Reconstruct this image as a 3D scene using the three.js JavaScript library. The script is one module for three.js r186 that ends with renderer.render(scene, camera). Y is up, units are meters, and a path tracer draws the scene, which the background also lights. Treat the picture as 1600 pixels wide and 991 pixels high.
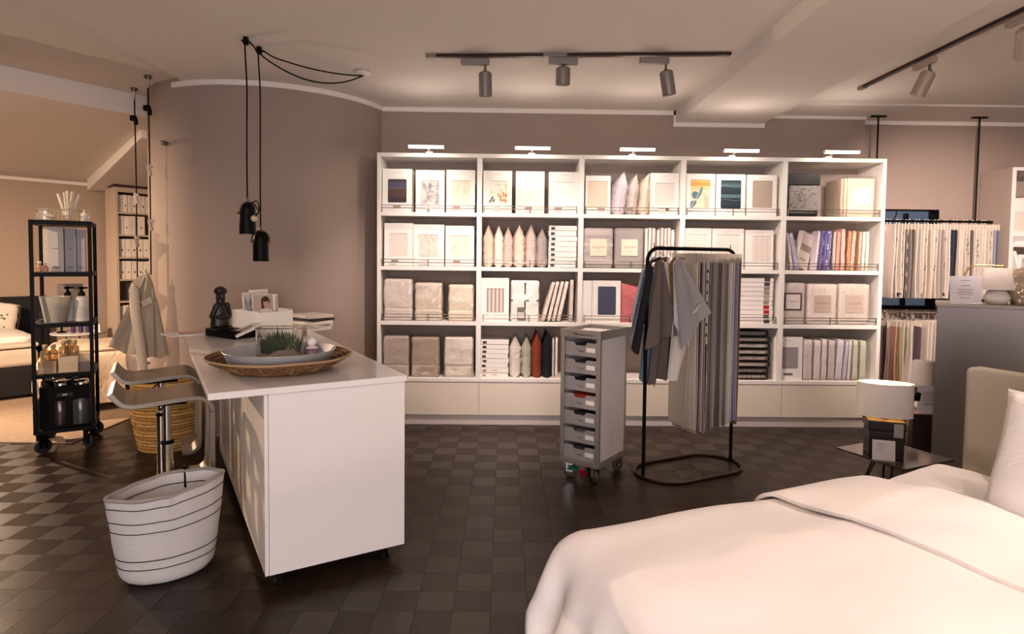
import * as THREE from 'three';
import { RoundedBoxGeometry } from 'three/addons/geometries/RoundedBoxGeometry.js';
import { mergeGeometries, mergeVertices, toCreasedNormals } from 'three/addons/utils/BufferGeometryUtils.js';
import { RectAreaLightUniformsLib } from 'three/addons/lights/RectAreaLightUniformsLib.js';
import { ImprovedNoise } from 'three/addons/math/ImprovedNoise.js';

// ---------------------------------------------------------------- camera, sky, exposure
const scene = new THREE.Scene();
const camera = new THREE.PerspectiveCamera(2 * Math.atan(495.5 / 954.11) * 180 / Math.PI, 1600 / 991, 0.05, 60);
camera.position.set(0, 1.5, 0);
camera.rotation.set(-0.04524, -0.01104, 0.01067, 'YXZ');
camera.setViewOffset(1600, 991, 0, 47.65, 1600, 991);          // vertical lens shift
camera.updateProjectionMatrix();
scene.add(camera);
const renderer = new THREE.WebGLRenderer({ antialias: true });
renderer.toneMapping = THREE.LinearToneMapping;
renderer.toneMappingExposure = 1.0;
renderer.shadowMap.enabled = true;
renderer.shadowMap.type = THREE.PCFSoftShadowMap;
RectAreaLightUniformsLib.init();
scene.background = new THREE.Color(0.62, 0.74, 1.0);            // overcast daylight, enters through the shop window behind the camera
scene.backgroundIntensity = 1.0;

const WARM = 0xffe4d8, WARM_DEEP = 0xffdab8, DAY_FILL = 0xfff0f2;
function area(color, nits, w, h, p, to) {
  const l = new THREE.RectAreaLight(color, nits, w, h);
  l.position.set(...p); l.lookAt(...to); scene.add(l); return l;
}
function spot(color, cd, p, to, angle, penumbra = 0.6, size = 2) {
  const l = new THREE.SpotLight(color, cd, 0, angle, penumbra, 2);
  l.position.set(...p); l.target.position.set(...to); scene.add(l); scene.add(l.target);
  l.castShadow = true; l.shadow.mapSize.set(1024, 1024); l.shadow.radius = size; l.shadow.bias = -0.0005;
  return l;
}
function point(color, cd, p, size = 2) {
  const l = new THREE.PointLight(color, cd, 0, 2); l.position.set(...p); l.castShadow = true; l.shadow.radius = size; scene.add(l); return l;
}
// added area light for window daylight, tilted up to brighten the ceiling
area(DAY_FILL, 8.5, 3.6, 1.9, [-0.2, 1.5, 3.1], [-0.2, 3.3, -0.4]);

// ---------------------------------------------------------------- helpers
let seed = 7;
const rnd = () => { seed = (seed * 1664525 + 1013904223) >>> 0; return seed / 4294967296; };
const rr = (a, b) => a + (b - a) * rnd();
const noise = new ImprovedNoise();
const PI = Math.PI, V = (x, y, z) => new THREE.Vector3(x, y, z);
const used = new Map();
function numbered(n) { const k = used.get(n) || 0; used.set(n, k + 1); return k ? n + '_' + String(k).padStart(3, '0') : n; }
function norm(g) {                                               // common attributes so that pieces can be merged
  if (g.index) g = g.toNonIndexed();
  for (const k of Object.keys(g.attributes)) if (!['position', 'normal', 'uv'].includes(k)) g.deleteAttribute(k);
  if (!g.attributes.normal) g.computeVertexNormals();
  if (!g.attributes.uv) g.setAttribute('uv', new THREE.BufferAttribute(new Float32Array(g.attributes.position.count * 2), 2));
  g.morphAttributes = {}; g.clearGroups();
  return g;
}
function uvm(g) {                                                // uv in metres, by the way each face points
  g = norm(g);
  const p = g.attributes.position, u = g.attributes.uv, a = V(), b = V(), c = V();
  for (let i = 0; i < p.count; i += 3) {
    a.fromBufferAttribute(p, i); b.fromBufferAttribute(p, i + 1); c.fromBufferAttribute(p, i + 2);
    const n = b.clone().sub(a).cross(c.clone().sub(a)), x = Math.abs(n.x), y = Math.abs(n.y), z = Math.abs(n.z);
    [a, b, c].forEach((q, k) => { if (y >= x && y >= z) u.setXY(i + k, q.x, q.z); else if (x >= z) u.setXY(i + k, q.z, q.y); else u.setXY(i + k, q.x, q.y); });
  }
  return g;
}
const G = (...l) => { l = l.flat(); return l.length === 1 ? norm(l[0]) : mergeGeometries(l.map(norm)); };
function at(g, x = 0, y = 0, z = 0, ry = 0, rx = 0, rz = 0) {
  g.applyMatrix4(new THREE.Matrix4().compose(V(x, y, z), new THREE.Quaternion().setFromEuler(new THREE.Euler(rx, ry, rz, 'YXZ')), V(1, 1, 1))); return g;
}
// box between two corners, edges rounded by r
function bx(x0, x1, y0, y1, z0, z1, r = 0) {
  const w = Math.abs(x1 - x0), h = Math.abs(y1 - y0), d = Math.abs(z1 - z0);
  const g = r ? new RoundedBoxGeometry(w, h, d, 2, Math.min(r, w / 2.01, h / 2.01, d / 2.01)) : new THREE.BoxGeometry(w, h, d);
  g.translate((x0 + x1) / 2, (y0 + y1) / 2, (z0 + z1) / 2); return uvm(g);
}
function tube(pts, r, seg = 0, rad = 8, closed = false, tension = 0.5) {
  const c = new THREE.CatmullRomCurve3(pts.map(p => Array.isArray(p) ? V(...p) : p), closed, 'catmullrom', tension);
  c.arcLengthDivisions = 900; const g = norm(new THREE.TubeGeometry(c, seg || pts.length * 6, r, rad, closed));
  if (closed) return g;
  const caps = [0, 1].map(t => at(new THREE.SphereGeometry(r, rad, 4), ...c.getPoint(t).toArray()));
  return G(g, caps);
}
function bar(a, b, r, rad = 8) {                                 // straight round bar
  a = V(...a); b = V(...b); const d = b.clone().sub(a), g = new THREE.CylinderGeometry(r, r, d.length(), rad);
  g.applyQuaternion(new THREE.Quaternion().setFromUnitVectors(V(0, 1, 0), d.clone().normalize())); g.translate(...a.add(b).multiplyScalar(0.5).toArray()); return norm(g);
}
const lathe = (pr, seg = 32) => norm(new THREE.LatheGeometry(pr.map(p => new THREE.Vector2(Math.max(p[0], 1e-4), p[1])), seg));
function ext(pts, depth, bevel = 0, holes = [], curveSegments = 8) {     // extrude a polygon along +z
  const s = pts instanceof THREE.Shape ? pts : new THREE.Shape(pts.map(p => new THREE.Vector2(...p)));
  for (const h of holes) s.holes.push(h instanceof THREE.Path ? h : new THREE.Path(h.map(p => new THREE.Vector2(...p))));
  return norm(new THREE.ExtrudeGeometry(s, { depth: depth - 2 * bevel, bevelEnabled: bevel > 0, bevelSize: bevel, bevelThickness: bevel, bevelOffset: -bevel, bevelSegments: 2, curveSegments }).translate(0, 0, bevel));
}
function roundRect(x0, x1, y0, y1, r, C = THREE.Shape) {
  const s = new C(); s.moveTo(x0 + r, y0); s.lineTo(x1 - r, y0); s.absarc(x1 - r, y0 + r, r, -PI / 2, 0); s.lineTo(x1, y1 - r); s.absarc(x1 - r, y1 - r, r, 0, PI / 2);
  s.lineTo(x0 + r, y1); s.absarc(x0 + r, y1 - r, r, PI / 2, PI); s.lineTo(x0, y0 + r); s.absarc(x0 + r, y0 + r, r, PI, 1.5 * PI); return s;
}
function grid(nu, nv, f, uvf) {                                  // surface from f(u,v) -> [x,y,z]
  const p = [], uv = [], idx = [];
  for (let j = 0; j <= nv; j++) for (let i = 0; i <= nu; i++) { const u = i / nu, v = j / nv; p.push(...f(u, v)); uv.push(...(uvf ? uvf(u, v) : [u, v])); }
  for (let j = 0; j < nv; j++) for (let i = 0; i < nu; i++) { const a = j * (nu + 1) + i, b = a + 1, c = a + nu + 1, d = c + 1; idx.push(a, b, d, a, d, c); }
  const g = new THREE.BufferGeometry();
  g.setAttribute('position', new THREE.Float32BufferAttribute(p, 3)); g.setAttribute('uv', new THREE.Float32BufferAttribute(uv, 2)); g.setIndex(idx); g.computeVertexNormals(); return norm(g);
}
function slab(nu, nv, f, t, uvf) {                               // cloth of thickness t along the surface normal (front + back + rim)
  const e = 1e-3, nrm = (u, v) => { const a = V(...f(Math.min(1, u + e), v)).sub(V(...f(Math.max(0, u - e), v))), b = V(...f(u, Math.min(1, v + e))).sub(V(...f(u, Math.max(0, v - e)))); return a.cross(b).normalize(); };
  const top = (u, v) => { const n = nrm(u, v), p = f(u, v); return [p[0] + n.x * t / 2, p[1] + n.y * t / 2, p[2] + n.z * t / 2]; };
  const bot = (u, v) => { const n = nrm(u, v), p = f(u, v); return [p[0] - n.x * t / 2, p[1] - n.y * t / 2, p[2] - n.z * t / 2]; };
  const rim = (q, n) => grid(n, 1, (u, v) => { const [a, b] = q(u); return v ? bot(a, b) : top(a, b); });
  return G(grid(nu, nv, top, uvf), grid(nu, nv, (u, v) => bot(1 - u, v), uvf && ((u, v) => uvf(1 - u, v))), rim(u => [1 - u, 0], nu), rim(u => [u, 1], nu), rim(u => [0, u], nv), rim(u => [1, 1 - u], nv));
}
function part(parent, name, geo, mat, label) {
  const m = new THREE.Mesh(geo, mat); m.name = parent === scene ? numbered(name) : sub(parent, name); m.castShadow = m.receiveShadow = true; parent.add(m);
  if (label) m.userData.label = label;
  return m;
}
function sub(parent, n) { const k = parent.children.filter(c => c.name.replace(/_\d{3}$/, '') === n).length; return k ? n + '_' + String(k).padStart(3, '0') : n; }
function thing(name, label, category, p = [0, 0, 0], turn = 0, group) {
  const o = new THREE.Group(); o.name = numbered(name); scene.add(o); o.position.set(...p); o.rotation.y = turn;
  o.userData = { label, category }; if (group) o.userData.group = group; return o;
}
function single(name, geo, mat, label, category, group) { const m = part(scene, name, geo, mat); m.userData = { label, category }; if (group) m.userData.group = group; return m; }
function struct(name, geo, mat, parent = scene) { const m = part(parent, name, geo, mat); if (parent === scene) { m.name = name; m.userData.kind = 'structure'; } return m; }
const ORD = ['first', 'second', 'third', 'fourth', 'fifth', 'sixth', 'seventh', 'eighth', 'ninth', 'tenth', 'eleventh', 'twelfth', 'thirteenth', 'fourteenth', 'fifteenth', 'sixteenth', 'seventeenth', 'eighteenth', 'nineteenth', 'twentieth', 'twenty-first', 'twenty-second', 'twenty-third', 'twenty-fourth', 'twenty-fifth', 'twenty-sixth', 'twenty-seventh', 'twenty-eighth', 'twenty-ninth', 'thirtieth', 'thirty-first', 'thirty-second', 'thirty-third', 'thirty-fourth'];

// ---------------------------------------------------------------- textures and materials
function ctex(w, h, draw, o = {}) {
  const c = document.createElement('canvas'); c.width = w; c.height = h; const g = c.getContext('2d'); draw(g, w, h);
  const t = new THREE.CanvasTexture(c); if (!o.data) t.colorSpace = THREE.SRGBColorSpace;
  t.wrapS = t.wrapT = o.clamp ? THREE.ClampToEdgeWrapping : THREE.RepeatWrapping; if (o.rep) t.repeat.set(...o.rep); t.anisotropy = 8; return t;
}
function dtex(n, f, o = {}) {                                    // f(u,v) -> grey 0..1 or [r,g,b] 0..1 (sRGB), tileable when f is
  const d = new Uint8Array(n * n * 4);
  for (let j = 0; j < n; j++) for (let i = 0; i < n; i++) { let c = f(i / n, j / n, i, j); if (typeof c === 'number') c = [c, c, c]; const k = (j * n + i) * 4; for (let q = 0; q < 3; q++) d[k + q] = Math.max(0, Math.min(255, c[q] * 255)); d[k + 3] = 255; }
  const t = new THREE.DataTexture(d, n, n); t.wrapS = t.wrapT = THREE.RepeatWrapping; t.magFilter = THREE.LinearFilter; t.minFilter = THREE.LinearMipmapLinearFilter; t.generateMipmaps = true;
  if (o.color) t.colorSpace = THREE.SRGBColorSpace; if (o.rep) t.repeat.set(...o.rep); t.needsUpdate = true; return t;
}
const tn = (u, v, f, s = 0) => {                                  // tileable noise -1..1
  const x = u * f, y = v * f, b = (a, c) => noise.noise(a + s, c + s * 1.7, s * 3.1 + 0.37);
  return (b(x, y) * (1 - u) * (1 - v) + b(x - f, y) * u * (1 - v) + b(x, y - f) * (1 - u) * v + b(x - f, y - f) * u * v) * 1.4;
};
const T = {
  plaster: dtex(512, (u, v) => 0.5 + 0.2 * tn(u, v, 90, 1) + 0.22 * tn(u, v, 28, 2) + 0.1 * tn(u, v, 8, 3), { rep: [1.4, 1.4] }),
  weave: dtex(256, (u, v, i, j) => { const a = Math.sin(u * PI * 2 * 32), b = Math.sin(v * PI * 2 * 32); return 0.5 + 0.22 * (((i >> 2) + (j >> 2)) % 2 ? a : b) + 0.15 * tn(u, v, 40, 4); }, { rep: [14, 14] }),
  crease: dtex(512, (u, v) => { const a = Math.abs(tn(u, v, 5, 5) + 0.4 * tn(u, v, 11, 6)), b = Math.abs(tn(u, v, 9, 7)); return 0.35 + 0.5 * Math.min(1, a * 1.6) + 0.15 * b; }, { rep: [2.2, 2.2] }),
  knit: dtex(256, (u, v) => { const r = v * 32, k = r % 1, c = (u * 32 + (Math.floor(r) % 2) * 0.5) % 1; return 0.2 + 0.5 * Math.sin(PI * k) + 0.3 * Math.sin(PI * c) + 0.1 * tn(u, v, 24, 8); }, { rep: [9, 9] }),
  brush: dtex(512, (u, v) => 0.5 + 0.3 * tn(u * 0.999, v, 4, 9) * 0.3 + 0.5 * (tn(0.5, v, 200, 10)) * 0.6, { rep: [1, 3] }),
  wood: dtex(512, (u, v, i, j) => {
    const strip = Math.floor(v * 16), w = 0.05 * Math.sin(u * PI * 2 * 2 + strip * 1.9) + 0.03 * tn(u, v, 4, 12);
    const gr = tn(u * 0.5 + strip * 0.137 % 1, (v + w * 0.2) % 1, 64, 11), fine = tn(u, v, 128, 13), tone = ((strip * 7919) % 11) / 11 - 0.5;
    const k = 1 + 0.34 * gr * 0.7 + 0.14 * fine + 0.26 * tone + 0.1 * tn(u, v, 3, 14), seam = (v * 16 % 1) < 0.035 ? 0.7 : 1;
    return [0.162 * k * seam, 0.119 * k * seam, 0.092 * k * seam];
  }, { color: true, rep: [1.5625, 1.5625] }),
  woodH: dtex(256, (u, v) => 0.5 + 0.35 * tn(u * 0.3, v, 90, 15) + 0.2 * tn(u, v, 10, 16), { rep: [2, 2] }),
  speck: dtex(512, (u, v) => { const s = tn(u, v, 60, 17); const k = 1 + 0.03 * tn(u, v, 120, 18); return s > 0.62 ? [0.64, 0.6, 0.52] : [0.8 * k, 0.765 * k, 0.69 * k]; }, { color: true, rep: [3, 3] }),
  rug: dtex(512, (u, v) => { const k = 1 + 0.13 * tn(u, v, 130, 19) + 0.06 * tn(u, v, 20, 20); return [0.66 * k, 0.57 * k, 0.48 * k]; }, { color: true, rep: [1.6, 1.6] }),
  film: dtex(512, (u, v) => { const a = Math.abs(tn(u, v, 7, 21)), b = Math.abs(tn(u + 0.3 * 0, v, 16, 22)); return 0.5 + 0.5 * Math.max(0, 1 - a * 7) + 0.3 * Math.max(0, 1 - b * 6); }, { rep: [4, 4] }),
};
const S = (color, roughness = 0.6, o = {}) => new THREE.MeshStandardMaterial({ color, roughness, ...o });
const P = (color, roughness = 0.6, o = {}) => new THREE.MeshPhysicalMaterial({ color, roughness, ...o });
const cloth = (color, o = {}) => P(color, 0.92, { bumpMap: T.weave, bumpScale: 0.0006, sheen: 0.3, sheenRoughness: 0.6, ...o });
const M = {
  wall: S(0x9c8b80, 0.9, { bumpMap: T.plaster, bumpScale: 0.0012 }),
  ceiling: S(0xe0d8d0, 0.95, { bumpMap: T.plaster, bumpScale: 0.001 }),
  trim: S(0xe6ded6, 0.6),
  white: S(0xe9e4dd, 0.42), gloss: P(0xece8e4, 0.22, { clearcoat: 0.4, clearcoatRoughness: 0.12 }), cream: S(0xe3d9c8, 0.5),
  paper: S(0xefebe4, 0.75), card: S(0xeae5de, 0.62), black: P(0x040303, 0.5, { specularIntensity: 0.25 }), blackMatte: P(0x080707, 0.8, { specularIntensity: 0.3 }), rubber: S(0x1a1a1b, 0.7),
  steel: S(0x948b7e, 0.34, { metalness: 1, bumpMap: T.brush, bumpScale: 0.0002 }), chrome: S(0xd9d6d2, 0.14, { metalness: 1 }), wire: S(0x8a847d, 0.3, { metalness: 1 }),
  alu: S(0xaaa5a1, 0.45, { metalness: 0.6 }), greyFix: S(0x7d7570, 0.45, { metalness: 0.35 }), bronze: S(0x3b2a24, 0.35, { metalness: 0.6 }), brass: S(0xb8935a, 0.28, { metalness: 1 }),
  glass: P(0xffffff, 0.03, { transmission: 1, thickness: 0, ior: 1.45 }), film: P(0xffffff, 0.1, { transmission: 1, thickness: 0, ior: 1.5, bumpMap: T.film, bumpScale: 0.012 }),
  sheet: P(0xeee8e2, 0.88, { bumpMap: T.crease, bumpScale: 0.003, sheen: 0.25, sheenRoughness: 0.5 }),
  duvet: P(0xefe9e4, 0.85, { bumpMap: T.crease, bumpScale: 0.0014, sheen: 0.25, sheenRoughness: 0.5 }),
  backing: S(0xa39488, 0.85), linen: cloth(0xcfc5b4), darkWood: S(0x2c201b, 0.3, { bumpMap: T.woodH, bumpScale: 0.0005 }),
};

// ================================================================ THE ROOM
const R30 = PI / 6;                                              // counter, stools and cart stand turned by 30 degrees
{
  const floor = struct('floor', bx(-7.9, 6.6, -0.2, -0.012, -11.2, 3.5), S(0x15100d, 0.9));
  const wood = P(0xffffff, 0.31, { map: T.wood, bumpMap: T.woodH, bumpScale: 0.0003, anisotropy: 0.45, specularIntensity: 0.62 });
  const wood2 = P(0xf2eeea, 0.37, { map: T.wood, bumpMap: T.woodH, bumpScale: 0.0003, anisotropy: 0.45, specularIntensity: 0.58 });
  const TS = 0.16, kinds = [];
  for (let k = 0; k < 16; k++) {                                 // mosaic parquet: squares of five strips, grain turned in every second one
    const g = bx(-0.0794, 0.0794, -0.012, 0, -0.0794, 0.0794), u = g.attributes.uv, ox = rnd() * 5, oy = Math.floor(rnd() * 40) / 25;
    for (let i = 0; i < u.count; i++) { const x = u.getX(i), y = u.getY(i); k % 2 ? u.setXY(i, y + ox, x + oy) : u.setXY(i, x + ox, y + oy); }
    kinds.push(g);
  }
  camera.updateMatrixWorld(true);
  const cells = [], vp = camera.projectionMatrix.clone().multiply(camera.matrixWorldInverse.copy(camera.matrixWorld).invert()), q = V();
  for (let i = -49; i < 41; i++) for (let j = -68; j < 21; j++) {
    const x = i * TS + 0.03, z = j * TS - 0.05; q.set(x, 0, z);
    const inFront = z < -0.6, n = q.clone().applyMatrix4(vp), bed = x + z * 0.38 > -0.55 + 0.0 && z > -2.1, ctr = (x + 0.49) * 0.866 - (z + 2.98) * 0.5, cz = -(x + 0.49) * 0.5 - (z + 2.98) * 0.866;
    const seen = inFront && Math.abs(n.x) < 1.02 && Math.abs(n.y) < 1.02 && !bed && !(ctr < -0.02 && ctr > -0.62 && cz > 0.05 && cz < 2.3);
    cells.push({ x, z, k: ((i + j) & 1) + 2 * Math.floor(rnd() * 8), d: seen ? Math.hypot(x, z) : 99 + Math.hypot(x, z), tilt: rr(-0.0012, 0.0012) });
  }
  cells.sort((a, b) => a.d - b.d);
  const place = (m, c) => { m.position.set(c.x, 0, c.z); m.rotation.set(c.tilt, 0, c.tilt * 0.7); };
  cells.slice(0, 300).forEach(c => place(part(floor, 'floor_tile', kinds[c.k], c.k & 1 ? wood2 : wood), c));
  const rest = [[], []];
  cells.slice(300).forEach(c => rest[c.k & 1].push(at(kinds[c.k].clone(), c.x, 0, c.z)));
  const a = mergeGeometries(rest[0]), b = mergeGeometries(rest[1]), both = mergeGeometries([a, b], true);
  const m = part(floor, 'floor_tile', both, [wood, wood2]); m.name = 'floor_tiling'; m.userData.kind = 'stuff';
}
const CX = -2.27, CZ = -6.15, CR = 1.12;
struct('wall_core', norm(new THREE.CylinderGeometry(CR, CR, 3.22, 160, 1).translate(CX, 1.61, CZ)), M.wall);
struct('wall_back', bx(-1.32, 3.42, 0, 3.22, -6.17, -5.86), M.wall);
struct('wall_back_right', G(bx(3.42, 3.62, 0, 3.22, -6.17, -6.02), bx(4.28, 6.6, 0, 3.22, -6.17, -6.02), bx(3.62, 4.28, 0, 1.04, -6.17, -6.02), bx(3.62, 4.28, 2.03, 3.22, -6.17, -6.02)), M.wall);
struct('wall_right', bx(6.4, 6.6, 0, 3.22, -6.17, 3.5), M.wall);
struct('wall_left', bx(-7.9, -7.7, 0, 3.22, -6.2, 3.5), M.wall);
struct('wall_front', G(bx(-7.9, -2.1, 0, 3.22, 3.2, 3.4), bx(1.7, 6.6, 0, 3.22, 3.2, 3.4), bx(-2.1, 1.7, 0, 0.5, 3.2, 3.4), bx(-2.1, 1.7, 2.5, 3.22, 3.2, 3.4)), M.wall);
const FA = Math.atan2(0.75, 0.66);                               // the far left room stands at this angle
const farP = (t, n, y = 0) => [-6.05 + 0.66 * t + 0.75 * n, y, -7.4 - 0.75 * t + 0.66 * n];
struct('wall_far', at(bx(-3.2, 5.6, 0, 3.22, -0.2, 0), -6.05, 0, -7.4, FA), S(0xa99585, 0.9, { bumpMap: T.plaster, bumpScale: 0.0012 }));
struct('wall_far_right', bx(-2.32, -2.12, 0, 3.22, -11.2, -7.1), M.wall);
// shop window behind the camera
{
  const w = struct('window_2', G(bx(-2.1, 1.7, 0.5, 0.56, 3.24, 3.34), bx(-2.1, 1.7, 2.44, 2.5, 3.24, 3.34), bx(-2.1, -2.04, 0.5, 2.5, 3.24, 3.34), bx(1.64, 1.7, 0.5, 2.5, 3.24, 3.34), bx(-0.23, -0.17, 0.5, 2.5, 3.24, 3.34)), M.black);
  struct('pane', bx(-2.04, 1.64, 0.56, 2.44, 3.285, 3.295), M.glass, w);
}
// window in the recessed wall behind the hanging samples
{
  const w = struct('window_1', G(bx(3.62, 4.28, 1.04, 1.075, -6.12, -6.015), bx(3.62, 4.28, 2.018, 2.03, -6.12, -6.015), bx(4.245, 4.28, 1.04, 2.03, -6.12, -6.015), bx(3.62, 3.655, 1.04, 2.03, -6.12, -6.015), bx(3.98, 4.0, 1.075, 1.995, -6.11, -6.05)), M.black);
  struct('pane', bx(3.655, 4.245, 1.075, 2.018, -6.085, -6.075), M.glass, w);
  struct('grille', G(tube(Array.from({ length: 15 }, (_, k) => [3.82 + 0.09 * Math.cos(PI + PI * k / 14), 2.01 + 0.1 * Math.sin(PI + PI * k / 14), -6.1]), 0.006, 40), bar([3.70, 1.075, -6.1], [3.70, 1.995, -6.1], 0.006), bar([3.655, 1.93, -6.1], [3.7, 1.93, -6.1], 0.006)), M.black, w);
  struct('wall_outside_added', bx(3.0, 7.2, -0.2, 3.0, -7.3, -7.1), S(0xd3e0ec, 0.8));  // added pale blue slab, keeps the bright sky out of the window view
}
// ceilings, the beam and the mouldings
struct('ceiling', G(bx(-2.65, 1.6, 2.92, 3.3, -7.2, 3.5), bx(2.43, 6.6, 2.905, 3.3, -6.17, 3.5)), M.ceiling);
struct('ceiling_beam', bx(1.6, 2.43, 2.81, 3.3, -6.1, 3.5), M.ceiling);
struct('ceiling_left', bx(-7.9, -2.65, 2.96, 3.3, -9.5, 3.5), M.ceiling);
struct('ceiling_right_recess', bx(2.43, 6.6, 2.888, 2.91, -6.17, -5.42), M.ceiling);
struct('ceiling_far', at(ext([[0, 2.77], [6.4, 2.15], [6.4, 3.25], [0, 3.25]], 10.5), -3.42 - 0.56 * 5.6, 0, -5.6 + 0.83 * 5.6, Math.atan2(0.56, -0.83)), M.ceiling);
{                                                                // sloping beam that meets the far wall left of the tall bookcase
  const a = V(-5.45, 2.36, -8.05), b = V(-3.6, 2.68, -6.1), d = b.clone().sub(a);
  const g = bx(0, d.length(), -0.03, 0.3, -1.6, 0, 0.01);
  struct('ceiling_beam_far', at(g, a.x, a.y, a.z, Math.atan2(-d.z, d.x), 0, Math.asin((b.y - a.y) / d.length())), M.ceiling);
}
{
  const H = 0.042, W = 0.022;
  struct('trim_1', G(bx(-1.22, 1.6, 2.878, 2.92, -5.86, -5.86 + W), bx(1.6, 2.43, 2.77, 2.81, -5.86, -5.86 + W), bx(1.58, 1.6, 2.77, 2.92, -5.86, -5.86 + W), bx(2.43, 3.42, 2.86, 2.9, -5.86, -5.86 + W), bx(2.43, 2.45, 2.77, 2.9, -5.86, -5.86 + W), bx(3.42, 6.4, 2.85, 2.9, -6.02, -6.02 + W)), M.trim);
  const a0 = 0.0, arc = [];                                      // moulding along the round wall
  const s = new THREE.Shape(); s.absarc(0, 0, CR + W, 0.24, 2.02, false); s.absarc(0, 0, CR, 2.02, 0.24, true);
  const g = norm(new THREE.ExtrudeGeometry(s, { depth: H, bevelEnabled: false, curveSegments: 80 })); g.rotateX(-PI / 2);
  const g2 = at(g, CX, 2.878, CZ); g2.scale(1, 1, 1);
  // shape y maps to -z after the turn: mirror it towards the room
  const p = g2.attributes.position; for (let i = 0; i < p.count; i++) p.setZ(i, 2 * CZ - p.getZ(i));
  for (let i = 0; i < p.count; i += 3) { const t = [p.getX(i), p.getY(i), p.getZ(i)]; p.setXYZ(i, p.getX(i + 2), p.getY(i + 2), p.getZ(i + 2)); p.setXYZ(i + 2, ...t); }
  g2.computeVertexNormals();
  struct('trim_2', g2, M.trim);
  struct('trim_3', at(bx(-3.2, 5.6, 2.39, 2.43, 0, 0.02), -6.05, 0, -7.4, FA), M.trim);
}

// ---------------------------------------------------------------- track lighting
const glowWarm = new THREE.MeshStandardMaterial({ color: 0xffffff, emissive: 0xffdcb4, emissiveIntensity: 2.5, roughness: 0.4 });
const glowLed = new THREE.MeshStandardMaterial({ color: 0xffffff, emissive: 0xfff0e0, emissiveIntensity: 5, roughness: 0.4 });
function trackHead(p, to, cd, label, o = {}) {                   // p: point on the ceiling track
  const t = thing('track_spotlight', label, 'spotlight', p, 0, o.group);
  const r = o.r || 0.046, L = o.L || 0.165, drop = o.drop ?? 0.1, run = o.run || 0;   // run: direction of the track
  part(t, 'adapter', at(bx(-0.1, 0.1, -0.055, -0.012, -0.02, 0.02, 0.006), o.shift ? o.shift * Math.cos(run) : 0, 0, o.shift ? -o.shift * Math.sin(run) : 0, run), o.mat || M.greyFix);
  part(t, 'joint', G(bar([0, -0.05, 0], [0, -drop - 0.015, 0], 0.009), at(new THREE.SphereGeometry(0.016, 12, 8), 0, -drop, 0)), M.wire);
  const head = new THREE.Group(); head.name = 'head'; t.add(head); head.position.set(0, -drop, 0);
  const dir = V(to[0] - p[0], to[1] - (p[1] - drop), to[2] - p[2]).normalize();
  head.quaternion.setFromUnitVectors(V(0, -1, 0), o.tilt ? V(...o.tilt).normalize() : dir);
  part(head, 'housing', lathe([[0.012, 0.004], [r * 0.7, 0], [r, -0.012], [r, -L], [r * 0.93, -L], [r * 0.86, -L + 0.03], [0.001, -L + 0.03]], 32), o.mat || M.greyFix);
  part(head, 'lens', lathe([[0.001, -L + 0.026], [r * 0.8, -L + 0.026], [r * 0.8, -L + 0.022], [0.001, -L + 0.022]], 24), glowWarm);
  const d2 = (o.tilt ? V(...o.tilt).normalize() : dir), e = V(p[0], p[1] - drop, p[2]).addScaledVector(d2, L + 0.012);
  spot(o.color || WARM, cd, e.toArray(), e.clone().addScaledVector(dir, 2).toArray(), o.angle || 0.62, 0.85, o.size || 2);
  return t;
}
function track(label, a, b, r = 0.013) {
  const t = thing('lighting_track', label, 'lighting track', [0, 0, 0]);
  const d = V(b[0] - a[0], 0, b[2] - a[2]), len = d.length();
  part(t, 'rail', at(bx(0, len, -0.022, 0, -0.017, 0.017), ...a, Math.atan2(-d.z, d.x)), M.bronze);
  part(t, 'end_cap', at(bx(-0.07, 0.002, -0.027, 0, -0.021, 0.021, 0.003), ...a, Math.atan2(-d.z, d.x)), M.greyFix);
  part(t, 'end_cap', at(bx(len - 0.002, len + 0.03, -0.024, 0, -0.019, 0.019, 0.003), ...a, Math.atan2(-d.z, d.x)), M.bronze);
}
track('long dark ceiling track holding three grey spotlights in front of the wall shelf', [-0.5, 2.92, -4.337], [1.489, 2.92, -4.21]);
const GA = 'three spotlights on the track before the wall shelf', y0 = 2.899;
trackHead([-0.155, y0, -4.315], [-0.6, 1.0, -5.5], 13, 'leftmost of the three grey spotlights on the track before the wall shelf', { group: GA, shift: -0.07, tilt: [0.02, -1, -0.12], angle: 0.7 });
trackHead([0.385, y0, -4.28], [0.9, 0.8, -5.5], 11, 'short middle spotlight of the three on the track before the wall shelf', { group: GA, L: 0.12, r: 0.05, drop: 0.07, tilt: [0, -1, -0.1], angle: 0.7 });
trackHead([1.085, y0, -4.235], [2.2, 0.9, -5.5], 13, 'rightmost of the three grey spotlights, tilted on the track before the wall shelf', { group: GA, shift: -0.08, tilt: [0.2, -1, -0.1], angle: 0.7 });
part(scene.children.find(c => c.name === 'lighting_track'), 'connector', bx(0.245, 0.52, 2.896, 2.92, -4.3, -4.262, 0.003), M.greyFix);
track('long dark ceiling track running towards the viewer above the bed', [2.824, 2.905, -4.86], [2.83, 2.905, -0.9]);
const warmFix = S(0xa8988a, 0.5, { metalness: 0.2 });
trackHead([2.825, 2.885, -4.12], [2.3, 0.4, -3.4], 16, 'pale spotlight nearest the far end of the ceiling track above the bed', { run: PI / 2, shift: 0.05, tilt: [-0.3, -1, -0.3], mat: warmFix, group: 'spotlights on the track above the bed' });
trackHead([2.828, 2.885, -3.36], [4.3, 1.3, -5.9], 46, 'pale spotlight cut by the right edge of the frame above the bed', { run: PI / 2, shift: 0.03, tilt: [0.5, -1, -0.7], mat: warmFix, group: 'spotlights on the track above the bed' });
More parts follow.
